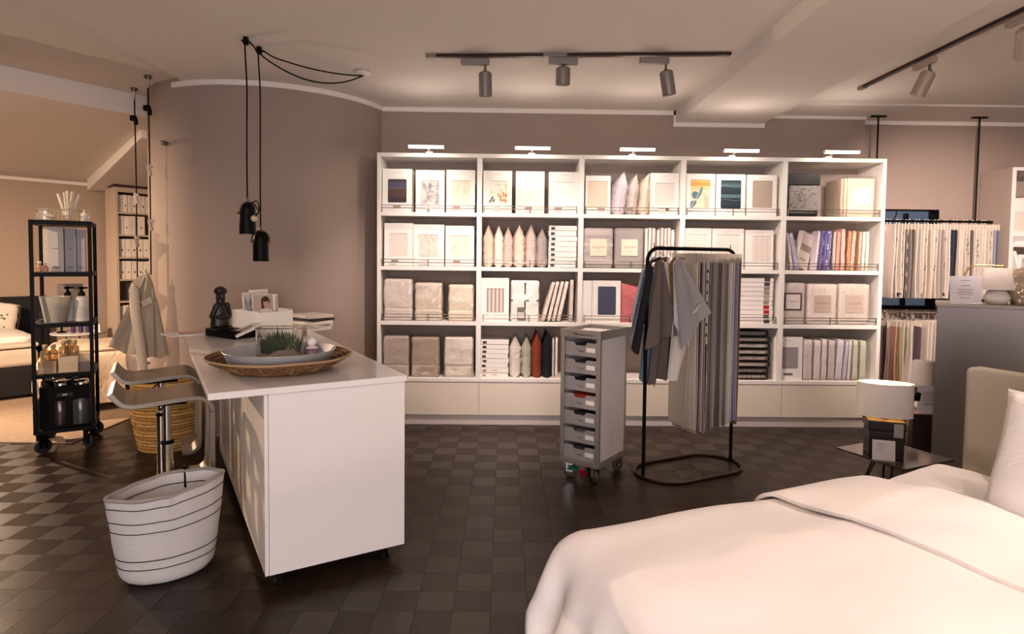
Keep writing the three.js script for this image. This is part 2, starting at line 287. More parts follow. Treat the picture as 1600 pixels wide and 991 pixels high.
trackHead([2.829, 2.885, -1.6], [1.2, 0.5, -1.3], 14, 'pale spotlight at the near end of the track above the bed', { run: PI / 2, mat: warmFix, group: 'spotlights on the track above the bed' });
// two more tracks behind and left of the camera
track('dark ceiling track over the shop front behind the viewer', [-2.2, 2.92, 0.6], [1.2, 2.92, 0.6]);
trackHead([-1.5, y0, 0.6], [-1.2, 0.6, -3.0], 6, 'grey spotlight over the shop front aimed at the white counter', { angle: 0.6, group: 'spotlights over the shop front' });
trackHead([0.6, y0, 0.6], [0.9, 0.5, -1.6], 9, 'grey spotlight over the shop front aimed at the white bed', { angle: 0.6, group: 'spotlights over the shop front' });
track('dark ceiling track in the left room out of the picture', [-6.6, 2.96, -3.4], [-4.9, 2.96, -1.0]);
trackHead([-6.25, 2.4, -6.1], [-2.4, 0.2, -3.6], 70, 'grey spotlight of the left room near the far wall aimed at the counter', { color: WARM_DEEP, angle: 0.75, size: 1, group: 'spotlights of the left room' });
trackHead([-5.6, 2.94, -2.0], [-5.8, 1.4, -7.4], 125, 'grey spotlight of the left room aimed at its far wall', { color: WARM_DEEP, angle: 0.7, group: 'spotlights of the left room' });
trackHead([-5.2, 2.94, -1.4], [-3.6, 0.6, -6.2], 40, 'grey spotlight of the left room aimed at the linen bed', { color: WARM_DEEP, angle: 0.5, group: 'spotlights of the left room' });

// soft rounded block with bulges
function soft(w, h, d, r, amp = 0, n = 10, f = 9) {
  let g = new THREE.BoxGeometry(w, h, d, n, n, Math.max(3, n >> 1)); g.deleteAttribute('uv'); g.deleteAttribute('normal'); g = mergeVertices(g, 1e-5);
  const p = g.attributes.position, q = V(), c = V(), s0 = rnd() * 50; r = Math.min(r, w / 2, h / 2, d / 2);
  for (let i = 0; i < p.count; i++) {
    q.fromBufferAttribute(p, i); c.set(Math.max(-w / 2 + r, Math.min(w / 2 - r, q.x)), Math.max(-h / 2 + r, Math.min(h / 2 - r, q.y)), Math.max(-d / 2 + r, Math.min(d / 2 - r, q.z)));
    const o = q.clone().sub(c); if (o.lengthSq() > 1e-12) { const l = Math.max(Math.abs(o.x), Math.abs(o.y), Math.abs(o.z)); o.setLength(Math.min(r, l)); }
    const k = 1 + amp * noise.noise(q.x * f + s0, q.y * f * 1.6, q.z * f + s0) / Math.max(0.05, Math.min(w, d)); q.copy(c).add(o); p.setXYZ(i, q.x * (1 + (k - 1) * 0.5), q.y, q.z * k);
  }
  g.computeVertexNormals(); return uvm(g);
}
function cushionGeo(W, H, D, blunt = 0.06) {                     // upright cushion seen on its edge, seam up the front, corner pointing up
  const s0 = rnd() * 90, nu = 22, nv = 26;
  const f = sgn => (u, v) => {
    const py = v > 0.7 ? Math.pow(Math.max(0, (1 - v) / 0.3), 0.62) : v < blunt ? 0.55 + 0.45 * v / blunt : 1, pz = Math.pow(Math.max(0, 1 - Math.pow(Math.abs(2 * u - 1), 3.2)), 0.55);
    const wr = 0.12 * noise.noise(u * 7 + s0, v * 9, sgn) + 0.16 * noise.noise(u * 15, v * 24 + s0, sgn * 3);
    return [sgn * W / 2 * py * pz * (1 + wr * 0.9), H * (v - 0.05 * v * Math.sin(PI * u)), -D * u + 0.012 * wr];
  };
  return G(grid(nu, nv, (u, v) => f(1)(u, v)), grid(nu, nv, (u, v) => f(-1)(1 - u, v)), grid(nu, 1, (u, v) => { const a = f(v ? 1 : -1)(u, 0); return a; }));
}
const art = {
  navy: g => { g.fillStyle = '#3a2a2b'; g.fillRect(0, 0, 256, 256); g.fillStyle = '#45435f'; g.fillRect(0, 30, 256, 70); g.fillStyle = '#5a4650'; g.fillRect(0, 86, 256, 24); g.fillStyle = '#4a3029'; g.fillRect(0, 112, 256, 80); g.fillStyle = '#2c2224'; g.fillRect(0, 190, 256, 66); },
  paisley: g => { g.fillStyle = '#cdc4bf'; g.fillRect(0, 0, 256, 256); g.lineWidth = 3; for (let i = 0; i < 70; i++) { const x = rr(0, 256), y = rr(0, 256), r = rr(8, 26); g.strokeStyle = ['#6b6a78', '#4a4752', '#8d8786', '#7a6a62'][i % 4]; g.beginPath(); g.arc(x, y, r, rr(0, 3), rr(3, 6)); g.arc(x + r * 0.3, y, r * 0.5, 0, 4); g.stroke(); } },
  pale: g => { g.fillStyle = '#dccfbc'; g.fillRect(0, 0, 256, 256); for (let i = 0; i < 26; i++) { g.fillStyle = ['rgba(200,190,160,.5)', 'rgba(220,205,185,.6)', 'rgba(190,195,165,.4)', 'rgba(216,190,170,.4)'][i % 4]; g.beginPath(); g.ellipse(rr(0, 256), rr(0, 256), rr(14, 46), rr(10, 40), rr(0, 3), 0, 7); g.fill(); } },
  dots: g => { g.fillStyle = '#dcd3c7'; g.fillRect(0, 0, 256, 256); for (let i = 0; i < 60; i++) { g.fillStyle = i % 3 ? '#c3b9ae' : '#a99f95'; g.fillRect(rr(0, 256), rr(0, 256), 5, 5); } },
  leaf: g => { g.fillStyle = '#d8d0c2'; g.fillRect(0, 0, 256, 256); for (let i = 0; i < 12; i++) { g.fillStyle = ['rgba(178,172,155,.6)', 'rgba(196,188,172,.7)'][i % 2]; g.beginPath(); g.ellipse(rr(0, 256), rr(0, 256), rr(20, 48), rr(10, 22), rr(0, 3), 0, 7); g.fill(); } },
  sprig: g => { g.fillStyle = '#ddd6c4'; g.fillRect(0, 0, 256, 256); g.strokeStyle = '#b9ae95'; g.lineWidth = 3; for (let i = 0; i < 16; i++) { const x = rr(10, 246), y = rr(20, 250); g.beginPath(); g.moveTo(x, y); g.quadraticCurveTo(x + 8, y - 20, x + 2, y - 38); g.stroke(); g.fillStyle = ['#c2a59a', '#a8ac8e'][i % 2]; g.fillRect(x, y - 42, 7, 7); } },
  orange: g => { g.fillStyle = '#e4dfd2'; g.fillRect(0, 0, 256, 256); for (let i = 0; i < 40; i++) { g.fillStyle = ['#c5d0a4', '#d9ddc0', '#dfe3cb'][i % 3]; g.beginPath(); g.ellipse(rr(0, 256), rr(30, 170), rr(6, 30), rr(5, 18), rr(0, 3), 0, 7); g.fill(); } for (let i = 0; i < 14; i++) { g.fillStyle = ['#d9743f', '#e09a5c', '#c95b3c'][i % 3]; g.beginPath(); g.arc(rr(130, 250), rr(130, 220), rr(8, 20), 0, 7); g.fill(); } g.fillStyle = '#4d564d'; for (const [x, y] of [[24, 220], [50, 190], [70, 215]]) { g.beginPath(); g.ellipse(x, y, 24, 13, -0.7, 0, 7); g.fill(); } },
  faint: g => { g.fillStyle = '#e9e4dc'; g.fillRect(0, 0, 256, 256); g.strokeStyle = '#c9c3c2'; g.lineWidth = 3; for (let i = 0; i < 14; i++) { g.beginPath(); g.arc(rr(40, 216), rr(90, 230), rr(6, 18), 0, rr(2, 6)); g.stroke(); } },
  blank: g => { g.fillStyle = '#ece8e0'; g.fillRect(0, 0, 256, 256); g.fillStyle = '#d5d2cd'; for (let i = 0; i < 9; i++) g.fillRect(rr(30, 226), rr(80, 240), 4, 12); },
  stripe: g => { g.fillStyle = '#cfc4b8'; g.fillRect(0, 0, 256, 256); for (let i = 0; i < 5; i++) { g.fillStyle = '#8f857f'; g.fillRect(8 + i * 55, 0, 22, 256); } },
  blush: g => { g.fillStyle = '#dcc3ae'; g.fillRect(0, 0, 256, 256); }, ivory: g => { g.fillStyle = '#ded5cd'; g.fillRect(0, 0, 256, 256); },
  slate: g => { g.fillStyle = '#3b4152'; g.fillRect(0, 0, 256, 256); }, taupe: g => { g.fillStyle = '#a8988a'; g.fillRect(0, 0, 256, 256); }, grey: g => { g.fillStyle = '#9c9492'; g.fillRect(0, 0, 256, 256); g.strokeStyle = '#b5aeaa'; g.lineWidth = 4; for (let i = 0; i < 9; i++) { g.beginPath(); g.arc(20 + i * 28, 190 + (i % 2) * 14, 16, 3.4, 6); g.stroke(); } },
  bird: g => { g.fillStyle = '#ddd2b8'; g.fillRect(0, 0, 256, 256); for (const [y, c] of [[0, '#dcb06a'], [30, '#d29a4c'], [58, '#e3c48e'], [90, '#e0cfae']]) { g.fillStyle = c; g.fillRect(0, y, 256, 34); } g.fillStyle = '#5d7680'; for (const [x, y, a, b, r] of [[70, 140, 46, 34, 0.2], [128, 110, 20, 50, 0.5], [30, 220, 60, 26, -0.5]]) { g.beginPath(); g.ellipse(x, y, a, b, r, 0, 7); g.fill(); } g.strokeStyle = '#e4e0d2'; g.lineWidth = 5; g.beginPath(); g.moveTo(20, 240); g.lineTo(140, 80); g.stroke(); g.strokeStyle = '#7b7f6a'; for (let i = 0; i < 4; i++) { g.beginPath(); g.moveTo(190 + i * 12, 250); g.lineTo(170 + i * 20, 120 + i * 10); g.stroke(); } },
  sea: g => { ['#243a44', '#3f5a5f', '#20333f', '#1b2c38', '#4f6a6d', '#152531', '#22343f', '#18262f'].forEach((c, i) => { g.fillStyle = c; g.fillRect(0, i * 32, 256, 34); }); g.strokeStyle = '#6d8482'; g.lineWidth = 4; g.beginPath(); g.moveTo(0, 60); g.bezierCurveTo(80, 30, 160, 90, 256, 50); g.moveTo(0, 180); g.bezierCurveTo(90, 160, 170, 200, 256, 170); g.stroke(); },
  lines: g => { g.fillStyle = '#e6ddd2'; g.fillRect(0, 0, 256, 256); g.fillStyle = '#cbbfb3'; for (let i = 0; i < 9; i++) g.fillRect(10, 14 + i * 27, 236, 3); },
  grid: g => { g.fillStyle = '#e4dacf'; g.fillRect(0, 0, 256, 256); g.fillStyle = '#a99f97'; for (let i = 0; i < 13; i++) g.fillRect(0, i * 20, 256, 3); for (const x of [0, 60, 130, 196, 252]) g.fillRect(x, 0, 3, 256); },
};
const artM = {}; for (const k in art) artM[k] = S(0xffffff, 0.45, { map: ctex(256, 256, art[k], { clamp: true }) });
function stretch(g) {                                            // front face uv 0..1 over the piece
  g.computeBoundingBox(); const b = g.boundingBox, p = g.attributes.position, u = g.attributes.uv;
  for (let i = 0; i < p.count; i++) u.setXY(i, (p.getX(i) - b.min.x) / (b.max.x - b.min.x), (p.getY(i) - b.min.y) / (b.max.y - b.min.y)); return g;
}
const cols = new Map(); const col = (c, kind = 'paper') => { const k = kind + c; if (!cols.has(k)) cols.set(k, kind === 'cloth' ? P(c, 0.9, { bumpMap: T.crease, bumpScale: 0.005, sheen: 0.2 }) : kind === 'print' ? S(c, 0.5) : S(c, 0.7)); return cols.get(k); };
function scriptTex(bg, fg, word) { return ctex(256, 256, g => { g.fillStyle = bg; g.fillRect(0, 0, 256, 256); g.fillStyle = fg; g.font = 'italic 48px serif'; g.textAlign = 'center'; g.fillText(word, 128, 138); g.fillRect(100, 190, 70, 4); }, { clamp: true }); }
const LAB = { cream: ['#ecd9c0', '#8a7c70'], white: ['#f5efe4', '#a9a39a'], beige: ['#b9a695', '#7f7166'], tone: ['#baa89a', '#85776d'], frame: ['#ded5cd', '#6c635f'] };
for (const k in LAB) LAB[k] = S(0xffffff, 0.6, { map: scriptTex(LAB[k][0], LAB[k][1], 'elegante') });
const boxText = ctex(256, 32, (g) => { g.fillStyle = '#e9e2d9'; g.fillRect(0, 0, 256, 32); g.fillStyle = '#3a332f'; g.font = 'bold 24px sans-serif'; g.fillText('* 70 50 5', 60, 24); }, { clamp: true });
const checkM = S(0xffffff, 0.8, { map: ctex(128, 128, g => { g.fillStyle = '#cfc4b6'; g.fillRect(0, 0, 128, 128); g.fillStyle = 'rgba(110,98,88,.5)'; for (let i = 0; i < 4; i++) { g.fillRect(i * 32, 0, 12, 128); g.fillRect(0, i * 32, 128, 12); } }, { rep: [6, 6] }) });
const stripeM = S(0xffffff, 0.75, { map: ctex(64, 128, g => { g.fillStyle = '#d7d2bd'; g.fillRect(0, 0, 64, 128); g.fillStyle = '#7c8a70'; for (let i = 0; i < 4; i++) g.fillRect(0, i * 32, 64, 13); }, { rep: [16, 16] }) });
const paisleyDark = S(0xffffff, 0.7, { map: ctex(256, 256, g => { g.fillStyle = '#8f8783'; g.fillRect(0, 0, 256, 256); g.strokeStyle = '#4c4644'; g.lineWidth = 4; for (let i = 0; i < 46; i++) { g.beginPath(); g.arc(rr(0, 256), rr(0, 256), rr(8, 30), rr(0, 3), rr(3, 6)); g.stroke(); } }, { clamp: true }) });
const patt = (bg, fg, n, r) => S(0xffffff, 0.75, { map: ctex(128, 128, g => { g.fillStyle = bg; g.fillRect(0, 0, 128, 128); for (let i = 0; i < n; i++) { g.fillStyle = fg[i % fg.length]; g.beginPath(); g.ellipse(rr(8, 120), rr(8, 120), r, r * 0.6, rr(0, 3), 0, 7); g.fill(); } }, { rep: [7, 7] }) });
const packPatterns = [[/spots/, patt('#5b5285', ['#e6e2ee'], 14, 6)], [/stars/, patt('#4c4685', ['#dcd8ea'], 12, 8)], [/white flowers/, patt('#69639c', ['#e9e5f0', '#8f8abb'], 14, 9)], [/ochre floral/, patt('#b27d5c', ['#d8b490', '#8c5a3c'], 16, 9)], [/tan floral/, patt('#c39a7e', ['#e2cdb6', '#8f7358'], 16, 9)], [/leaf sprigs/, patt('#dcd6c4', ['#9aa386'], 14, 6)]];
const ROWY = [0, 1.905, 1.424, 0.934, 0.425], ZF = -5.478;

// ---------------------------------------------------------------- the wall shelf
{
  const W = 4.527, D = 0.4, t = thing('display_shelf', 'long white wall shelf of five open bays over a row of plain white drawers', 'shelf', [-1.142, 0, -5.44]);
  for (let k = 0; k <= 5; k++) { const x = k * W / 5, e = k === 0 ? [0, 0.032] : k === 5 ? [W - 0.032, W] : [x - 0.022, x + 0.022]; part(t, 'upright', bx(e[0], e[1], 0.425, 2.39, -D, 0, 0.002), M.white); }
  part(t, 'top_board', bx(0, W, 2.39, 2.425, -D, 0, 0.002), M.white);
  part(t, 'back_panel', bx(0.01, W - 0.01, 0.4, 2.4, -D - 0.012, -D), M.backing);
  for (let r = 1; r <= 3; r++) for (let k = 0; k < 5; k++) part(t, 'shelf_board', bx(k * W / 5 + 0.02, (k + 1) * W / 5 - 0.02, ROWY[r] - 0.034, ROWY[r], -D, -0.002, 0.002), M.white);
  part(t, 'cabinet_top', bx(-0.002, W + 0.002, 0.393, 0.425, -D, 0.006, 0.002), M.white);
  part(t, 'cabinet_carcass', bx(0.002, W - 0.002, 0.085, 0.393, -D, -0.02), M.white);
  const seams = [0.004, 0.914, 1.9, 2.836, 3.649, W - 0.004];
  for (let k = 0; k < 5; k++) part(t, 'drawer_front', bx(seams[k] + 0.002, seams[k + 1] - 0.002, 0.094, 0.386, -0.019, 0.001, 0.002), M.cream);
  part(t, 'plinth', bx(0.01, W - 0.01, 0, 0.085, -D, -0.022), S(0xcfc6c0, 0.5));
  const tagM = [S(0x8f7f72, 0.6), S(0xcfc6bb, 0.6), S(0x9b7f78, 0.6)];
  for (let r = 1; r <= 3; r++) for (let k = 0; k < 5; k++) {
    const x0 = k * W / 5 + 0.04, x1 = (k + 1) * W / 5 - 0.04, y = ROWY[r], g = [];
    for (const h of [0.036, 0.062]) g.push(bar([x0, y + h, -0.014], [x1, y + h, -0.014], 0.0034, 6));
    for (const x of [x0, (x0 + x1) / 2, x1]) g.push(bar([x, y, -0.014], [x, y + 0.068, -0.014], 0.0045, 6));
    const rail = part(t, 'wire_rail', G(g), M.wire);
    if ((r === 1 && k < 3) || (r === 2 && k === 0)) for (let i = 0; i < 3; i++) { const x = x0 + 0.07 + i * 0.27 + rr(0, 0.04); part(rail, 'price_tag', bx(x, x + 0.065, y + 0.034, y + 0.056, -0.0105, -0.009), tagM[(i + k) % 3]); }
  }
}
for (let k = 0; k < 5; k++) {                                    // slim LED picture lights clamped on the top board
  const x = [-0.682, 0.221, 1.112, 2.0, 2.862][k], t = thing('shelf_light', `slim glowing white bar light above the ${['leftmost', 'second', 'middle', 'fourth', 'rightmost'][k]} bay of the wall shelf`, 'shelf light', [x, 2.425, -5.44], 0, 'bar lights along the top of the wall shelf');
  part(t, 'clamp', bx(-0.03, 0.03, 0, 0.014, -0.06, 0.004, 0.003), M.white);
  part(t, 'arm', G(bar([0, 0.01, -0.02], [0, 0.026, 0.06], 0.008), bar([0, 0.026, 0.06], [0, 0.024, 0.2], 0.007)), M.white);
  for (const s of [-0.15, 0.15]) part(t, 'end_cap', bx(s - 0.002, s + 0.002, 0.004, 0.028, 0.19, 0.225, 0.001), M.white);
  part(t, 'light_bar', bx(-0.148, 0.148, 0.005, 0.0275, 0.191, 0.224, 0.003), glowLed);
  area(0xfff0e2, 120, 0.29, 0.03, [x, 2.425 + 0.002, -5.44 + 0.207], [x, 1.2, -5.44 - 0.12]);
  area(0xffe8dc, 38, 0.29, 0.03, [x, 2.425 + 0.031, -5.44 + 0.207], [x, 3.4, -5.44 + 0.5]);
}

// ---------------------------------------------------------------- goods on the wall shelf
function stand(name, label, cat, x, y, z, lean = 0, group) { const t = thing(name, label, cat, [x, y, z], 0, group); t.rotation.z = -lean; return t; }
const ITEMS = [
  ['carton',1,-1.103,-0.842,0.385,'white carton with a navy and plum picture window on the top shelf',{t:'navy'}],
  ['carton',1,-0.807,-0.552,0.377,'white carton with a grey paisley picture window on the top shelf',{t:'paisley',w:[0.17,0.3,0.82,0.84]}],
  ['carton',1,-0.534,-0.279,0.381,'white carton with a pale blurred floral window on the top shelf',{t:'pale',w:[0.17,0.3,0.82,0.84]}],
  ['carton',2,-1.086,-0.83,0.384,'white carton with a faint dotted window left of the faint leaf carton',{t:'dots',w:[0.16,0.28,0.8,0.8]}],
  ['carton',2,-0.827,-0.552,0.375,'white carton with a faint leaf window between the dotted and the sprigged cartons',{t:'leaf',w:[0.16,0.28,0.8,0.8]}],
  ['carton',2,-0.54,-0.284,0.366,'white carton with a cream sprigged window right of the faint leaf carton',{t:'sprig',w:[0.16,0.28,0.84,0.8]}],
  ['carton',1,-0.205,0.051,0.379,'white carton with orange and green garden flowers in its window',{t:'orange',w:[0.2,0.28,0.82,0.8]}],
  ['carton',1,0.085,0.341,0.377,'white carton with a barely visible grey flower print beside the orange floral carton',{t:'faint',w:[0.22,0.3,0.84,0.8]}],
  ['carton',1,0.381,0.648,0.375,'almost blank white carton at the right end of the second bay on the top shelf',{t:'blank',w:[0.18,0.28,0.84,0.8]}],
  ['carton',3,-0.216,0.034,0.392,'white carton with a grey vertical stripe window',{t:'stripe',w:[0.2,0.4,0.82,0.82]}],
  ['carton',1,0.711,0.933,0.345,'white carton with a plain blush window left of the leaning cushions',{t:'blush',w:[0.06,0.14,0.88,0.84],grow:1}],
  ['carton',1,1.291,1.547,0.376,'white carton with a plain ivory window right of the leaning cushions',{t:'ivory',w:[0.18,0.26,0.86,0.8],tag:1}],
  ['carton',3,0.785,1.041,0.378,'white carton with a plain navy window beside the pink cushion',{t:'slate',w:[0.2,0.18,0.84,0.84]}],
  ['carton',3,0.688,0.782,0.377,'narrow cream carton left of the carton with the plain navy window',{t:'none'}],
  ['carton',1,1.615,1.871,0.374,'white carton with grey blue leaves and an ochre sky in its window',{t:'bird',w:[0.14,0.12,0.84,0.84]}],
  ['carton',1,1.882,2.144,0.372,'white carton with a dark teal seascape in its window',{t:'sea',w:[0.16,0.12,0.86,0.84]}],
  ['carton',1,2.161,2.428,0.37,'white carton with a plain taupe window right of the dark seascape carton',{t:'taupe',w:[0.18,0.12,0.86,0.82]}],
  ['carton',2,1.598,1.848,0.368,'white carton with pale ruled lines partly behind the black clothes rail',{t:'lines',w:[0.14,0.12,0.86,0.82]}],
  ['carton',2,1.859,2.144,0.367,'white carton with pale ruled lines, middle of three behind the black clothes rail',{t:'lines',w:[0.14,0.12,0.86,0.82]}],
  ['carton',2,2.161,2.411,0.358,'white carton with a thin grey grid print right of the black clothes rail',{t:'grid',w:[0.26,0.06,0.94,0.82]}],
  ['carton',4,2.451,2.707,0.392,'white carton with a grey window above a small dark plate, bottom shelf',{t:'grey',w:[0.22,0.24,0.86,0.76],plate:1}],
  ['pack',3,-1.097,-0.83,0.379,'clear bag with a thick white duvet, leftmost on the third shelf',{c:'#d8cdc2'}],
  ['pack',3,-0.819,-0.563,0.347,'clear bag with a folded ivory duvet between two other bagged duvets',{c:'#d9cbb9'}],
  ['pack',3,-0.517,-0.279,0.332,'clear bag with a folded cream blanket at the right of the bagged duvets',{c:'#e6d9c3'}],
  ['pack',4,-1.103,-0.859,0.373,'clear bag with a folded greyish white duvet behind the counter corner',{c:'#b9aaa0'}],
  ['pack',4,-0.85,-0.586,0.364,'clear bag with a folded beige duvet and a card insert',{c:'#b0a08c',insert:1}],
  ['pack',4,-0.552,-0.279,0.367,'clear bag with a folded bright white duvet and a card insert',{c:'#e4dacd',insert:1}],
  ['pack',3,0.045,0.313,0.372,'white bedding parcel tied with a dark ribbon cross',{c:'#ece6de',ribbon:1}],
  ['pack',2,0.699,0.967,0.372,'grey banded bedding pack with a square cream label and script lettering',{c:'#b3aba6',lab:'cream',band:1}],
  ['pack',2,0.981,1.242,0.375,'plain grey bedding pack with a square cream label and script lettering',{c:'#9c9591',lab:'cream'}],
  ['pack',1,3.065,3.315,0.364,'cream bedding pack with a square white label on the top right shelf',{c:'#dccab4',lab:'white'}],
  ['pack',3,2.485,2.718,0.388,'white bedding pack with a dark framed square label',{c:'#cfc4ba',lab:'frame'}],
  ['pack',3,2.735,3.008,0.379,'white bedding pack with a beige square label, middle of three in the rightmost bay',{c:'#d5c9c0',lab:'beige'}],
  ['pack',3,3.019,3.304,0.382,'greige bedding pack with a tone-on-tone square label near the shelf end',{c:'#c8bdb2',lab:'tone'}],
  ['cushion',2,-0.205,-0.108,0.379,'blush white cushion on edge, number one from the left in the row of six',{c:'#dcc9b8'}],
  ['cushion',2,-0.108,-0.017,0.374,'bright ivory cushion on edge, number two from the left in the row of six',{c:'#f0e8d8'}],
  ['cushion',2,-0.023,0.068,0.363,'greyish white cushion on edge, number three from the left in the row of six',{c:'#cdbfb4'}],
  ['cushion',2,0.068,0.176,0.384,'tall blush white cushion on edge, number four from the left in the row of six',{c:'#e0cfc0'}],
  ['cushion',2,0.176,0.279,0.388,'pinkish grey cushion on edge, number five from the left in the row of six',{c:'#cfbfb6'}],
  ['cushion',2,0.273,0.381,0.354,'darker grey cushion on edge, number six from the left in the row of six',{c:'#a9a09a'}],
  ['cushion',4,0.04,0.151,0.375,'creamy white cushion on edge on the bottom shelf of the second bay',{c:'#e2d8cc'}],
  ['cushion',4,0.151,0.247,0.374,'pale sage green cushion on edge on the bottom shelf of the second bay',{c:'#b3b5a6'}],
  ['cushion',4,0.244,0.341,0.415,'rust red cushion on edge on the bottom shelf of the second bay',{c:'#8a3a1e'}],
  ['cushion',4,0.341,0.432,0.421,'midnight navy cushion on edge on the bottom shelf of the second bay',{c:'#0d1220'}],
  ['cushion',1,0.938,1.075,0.387,'lilac white cushion leaning between two white cartons on the top shelf',{c:'#cfc6cb',lean:0.12}],
  ['cushion',1,1.075,1.183,0.366,'greyish cushion leaning between two white cartons on the top shelf',{c:'#c9bdb8',lean:0.1}],
  ['cushion',1,1.183,1.291,0.373,'blush cushion leaning between two white cartons on the top shelf',{c:'#e3cdb9',lean:0.1}],
  ['cushion',3,1.046,1.205,0.363,'rose pink cushion beside the carton with the navy window',{c:'#b8686a',flat:1}],
  ['stack',2,0.387,0.637,0.378,'flat white box in the stack beside the six cushions',{n:8,lx:0.08,cols:['#3a3430','#3a3430','#3a3430','#3a3430','#3a3430','#3a3430','#3a3430','#3a3430']}],
  ['stack',4,-0.216,0.034,0.342,'flat white box stacked left of the creamy white cushion',{n:8,lx:0.06,cols:['#120e0c','#120e0c','#2b2420','#3a302b','#3a302b','#1d1613','#8d8278','#a0968c'],txt:2}],
  ['stack',3,2.098,2.422,0.419,'flat white box in the stack right of the hanging samples',{n:10,lx:0.74,cols:['#4a4442','#4a4442','#8d807a','#9a8d86','#a79a8c','#8f8a80','#b02024','#b02024','#5a5554','#2c2c3c']}],
  ['stack',4,2.098,2.394,0.452,'clear blanket bag with black piping right of the samples',{n:8,bag:1}],
  ['slim',3,0.375,0.409,0.379,'slim white bedding carton leaning beside the ribbon parcel, first of 5 from the left',{c:'#ddd0c4',lean:0.26}],
  ['slim',3,0.418,0.452,0.38,'slim white bedding carton leaning beside the ribbon parcel, second of 5 from the left',{c:'#e3d7cc',lean:0.22}],
  ['slim',3,0.461,0.495,0.38,'slim white bedding carton leaning beside the ribbon parcel, third of 5 from the left',{c:'#e6dad0',lean:0.22}],
  ['slim',3,0.503,0.54,0.381,'slim white bedding carton leaning beside the ribbon parcel, fourth of 5 from the left',{c:'#e8dcd1',lean:0.21}],
  ['slim',3,0.58,0.617,0.393,'slim white bedding carton leaning beside the ribbon parcel, fifth of 5 from the left',{c:'#d6c9be',lean:0.02}],
  ['slim',4,0.432,0.449,0.37,'slim white carton beside the navy cushion, first of 2 from the left',{c:'#e6dccf',lean:0}],
  ['slim',4,0.458,0.483,0.376,'slim white carton beside the navy cushion, second of 2 from the left',{c:'#efe6da',lean:0}],
  ['slim',2,1.251,1.279,0.373,'slim pale bedding pack behind the clothes hooks, first of 8 from the left',{c:'#e3dad2',lean:0}],
  ['slim',2,1.282,1.311,0.379,'slim pale bedding pack behind the clothes hooks, second of 8 from the left',{c:'#ddd3cb',lean:0}],
  ['slim',2,1.313,1.348,0.376,'slim pale bedding pack behind the clothes hooks, third of 8 from the left',{c:'#d3c8c0',lean:0}],
  ['slim',2,1.359,1.387,0.362,'slim pale bedding pack behind the clothes hooks, fourth of 8 from the left',{c:'#e2d8cf',lean:0}],
  ['slim',2,1.39,1.421,0.38,'slim pale bedding pack behind the clothes hooks, fifth of 8 from the left',{c:'#c9bdb5',lean:0}],
  ['slim',2,1.424,1.45,0.374,'slim pale bedding pack behind the clothes hooks, sixth of 8 from the left',{c:'#e0cfc6',lean:0}],
  ['slim',2,1.453,1.484,0.38,'slim pale bedding pack behind the clothes hooks, seventh of 8 from the left',{c:'#d5cac2',lean:0}],
  ['slim',2,1.487,1.518,0.363,'slim pale bedding pack behind the clothes hooks, eighth of 8 from the left',{c:'#e5dcd4',lean:0}],
  ['slim',1,3.002,3.031,0.356,'slim beige pack left of the cream bedding pack',{c:'#b9a48d',lean:0}],
  ['slim',1,3.033,3.062,0.362,'second slim beige pack touching the cream bedding pack',{c:'#cbb8a2',lean:0}],
  ['slim',2,2.547,2.576,0.349,'slim white pack leaning at the left end beside the lavender edged pack',{c:'#cfc4bd',lean:-0.16}],
  ['slim',2,2.581,2.621,0.349,'lavender edged pack leaning to the right',{c:'#a9a3c0',lean:-0.22}],
  ['slim',2,2.803,2.826,0.368,'pale pack left of the violet patterned packs',{c:'#d5cbd2',lean:0.08}],
  ['slim',2,2.829,2.86,0.374,'violet pack with white spots',{c:'#5b5285',lean:0.07}],
  ['slim',2,2.863,2.894,0.374,'deep violet pack with white stars',{c:'#4c4685',lean:0.05}],
  ['slim',2,2.897,2.934,0.374,'lighter violet pack with white flowers',{c:'#69639c',lean:0.05}],
  ['slim',2,2.951,2.979,0.363,'taupe pack between the violet and the coral packs',{c:'#b9aca3',lean:0.02}],
  ['slim',2,2.982,3.019,0.363,'coral red slim pack right of the taupe one',{c:'#c98d7b',lean:0.03}],
  ['slim',2,3.025,3.065,0.387,'salmon pack with pale edges',{c:'#d3a99a',lean:0.0}],
  ['slim',2,3.082,3.116,0.37,'ochre floral slim pack right of the salmon one',{c:'#b27d5c',lean:0.02}],
  ['slim',2,3.119,3.156,0.37,'tan floral pack with leaves',{c:'#c39a7e',lean:0.04}],
  ['slim',2,3.184,3.213,0.365,'pale sage slim pack right of the tan floral one',{c:'#b9bda6',lean:0.02}],
  ['slim',2,3.218,3.247,0.365,'ivory pack with leaf sprigs',{c:'#dcd6c4',lean:0.02}],
  ['slim',2,3.25,3.281,0.365,'greenish white pack at the right end',{c:'#cfd0bd',lean:0.0}],
  ['open',2,2.633,2.803,0.35,'white pack with a grey photo print leaning against the violet packs',{c:'#cabfb6',lean:0.3}],
  ['slim',4,2.718,2.803,0.377,'clear sleeve of folded bedding, bottom right shelf, first of 9 from the left',{c:'#cfc5bf',lean:0}],
  ['slim',4,2.815,2.877,0.372,'clear sleeve of folded bedding, bottom right shelf, second of 9 from the left',{c:'#d6cac4',lean:0}],
  ['slim',4,2.883,2.934,0.384,'clear sleeve of folded bedding, bottom right shelf, third of 9 from the left',{c:'#cfc3bd',lean:0}],
  ['slim',4,2.945,3.008,0.374,'clear sleeve of folded bedding, bottom right shelf, fourth of 9 from the left',{c:'#b9b2ad',lean:0}],
  ['slim',4,3.019,3.082,0.38,'clear sleeve of folded bedding, bottom right shelf, fifth of 9 from the left',{c:'#c6c0c0',lean:0.05}],
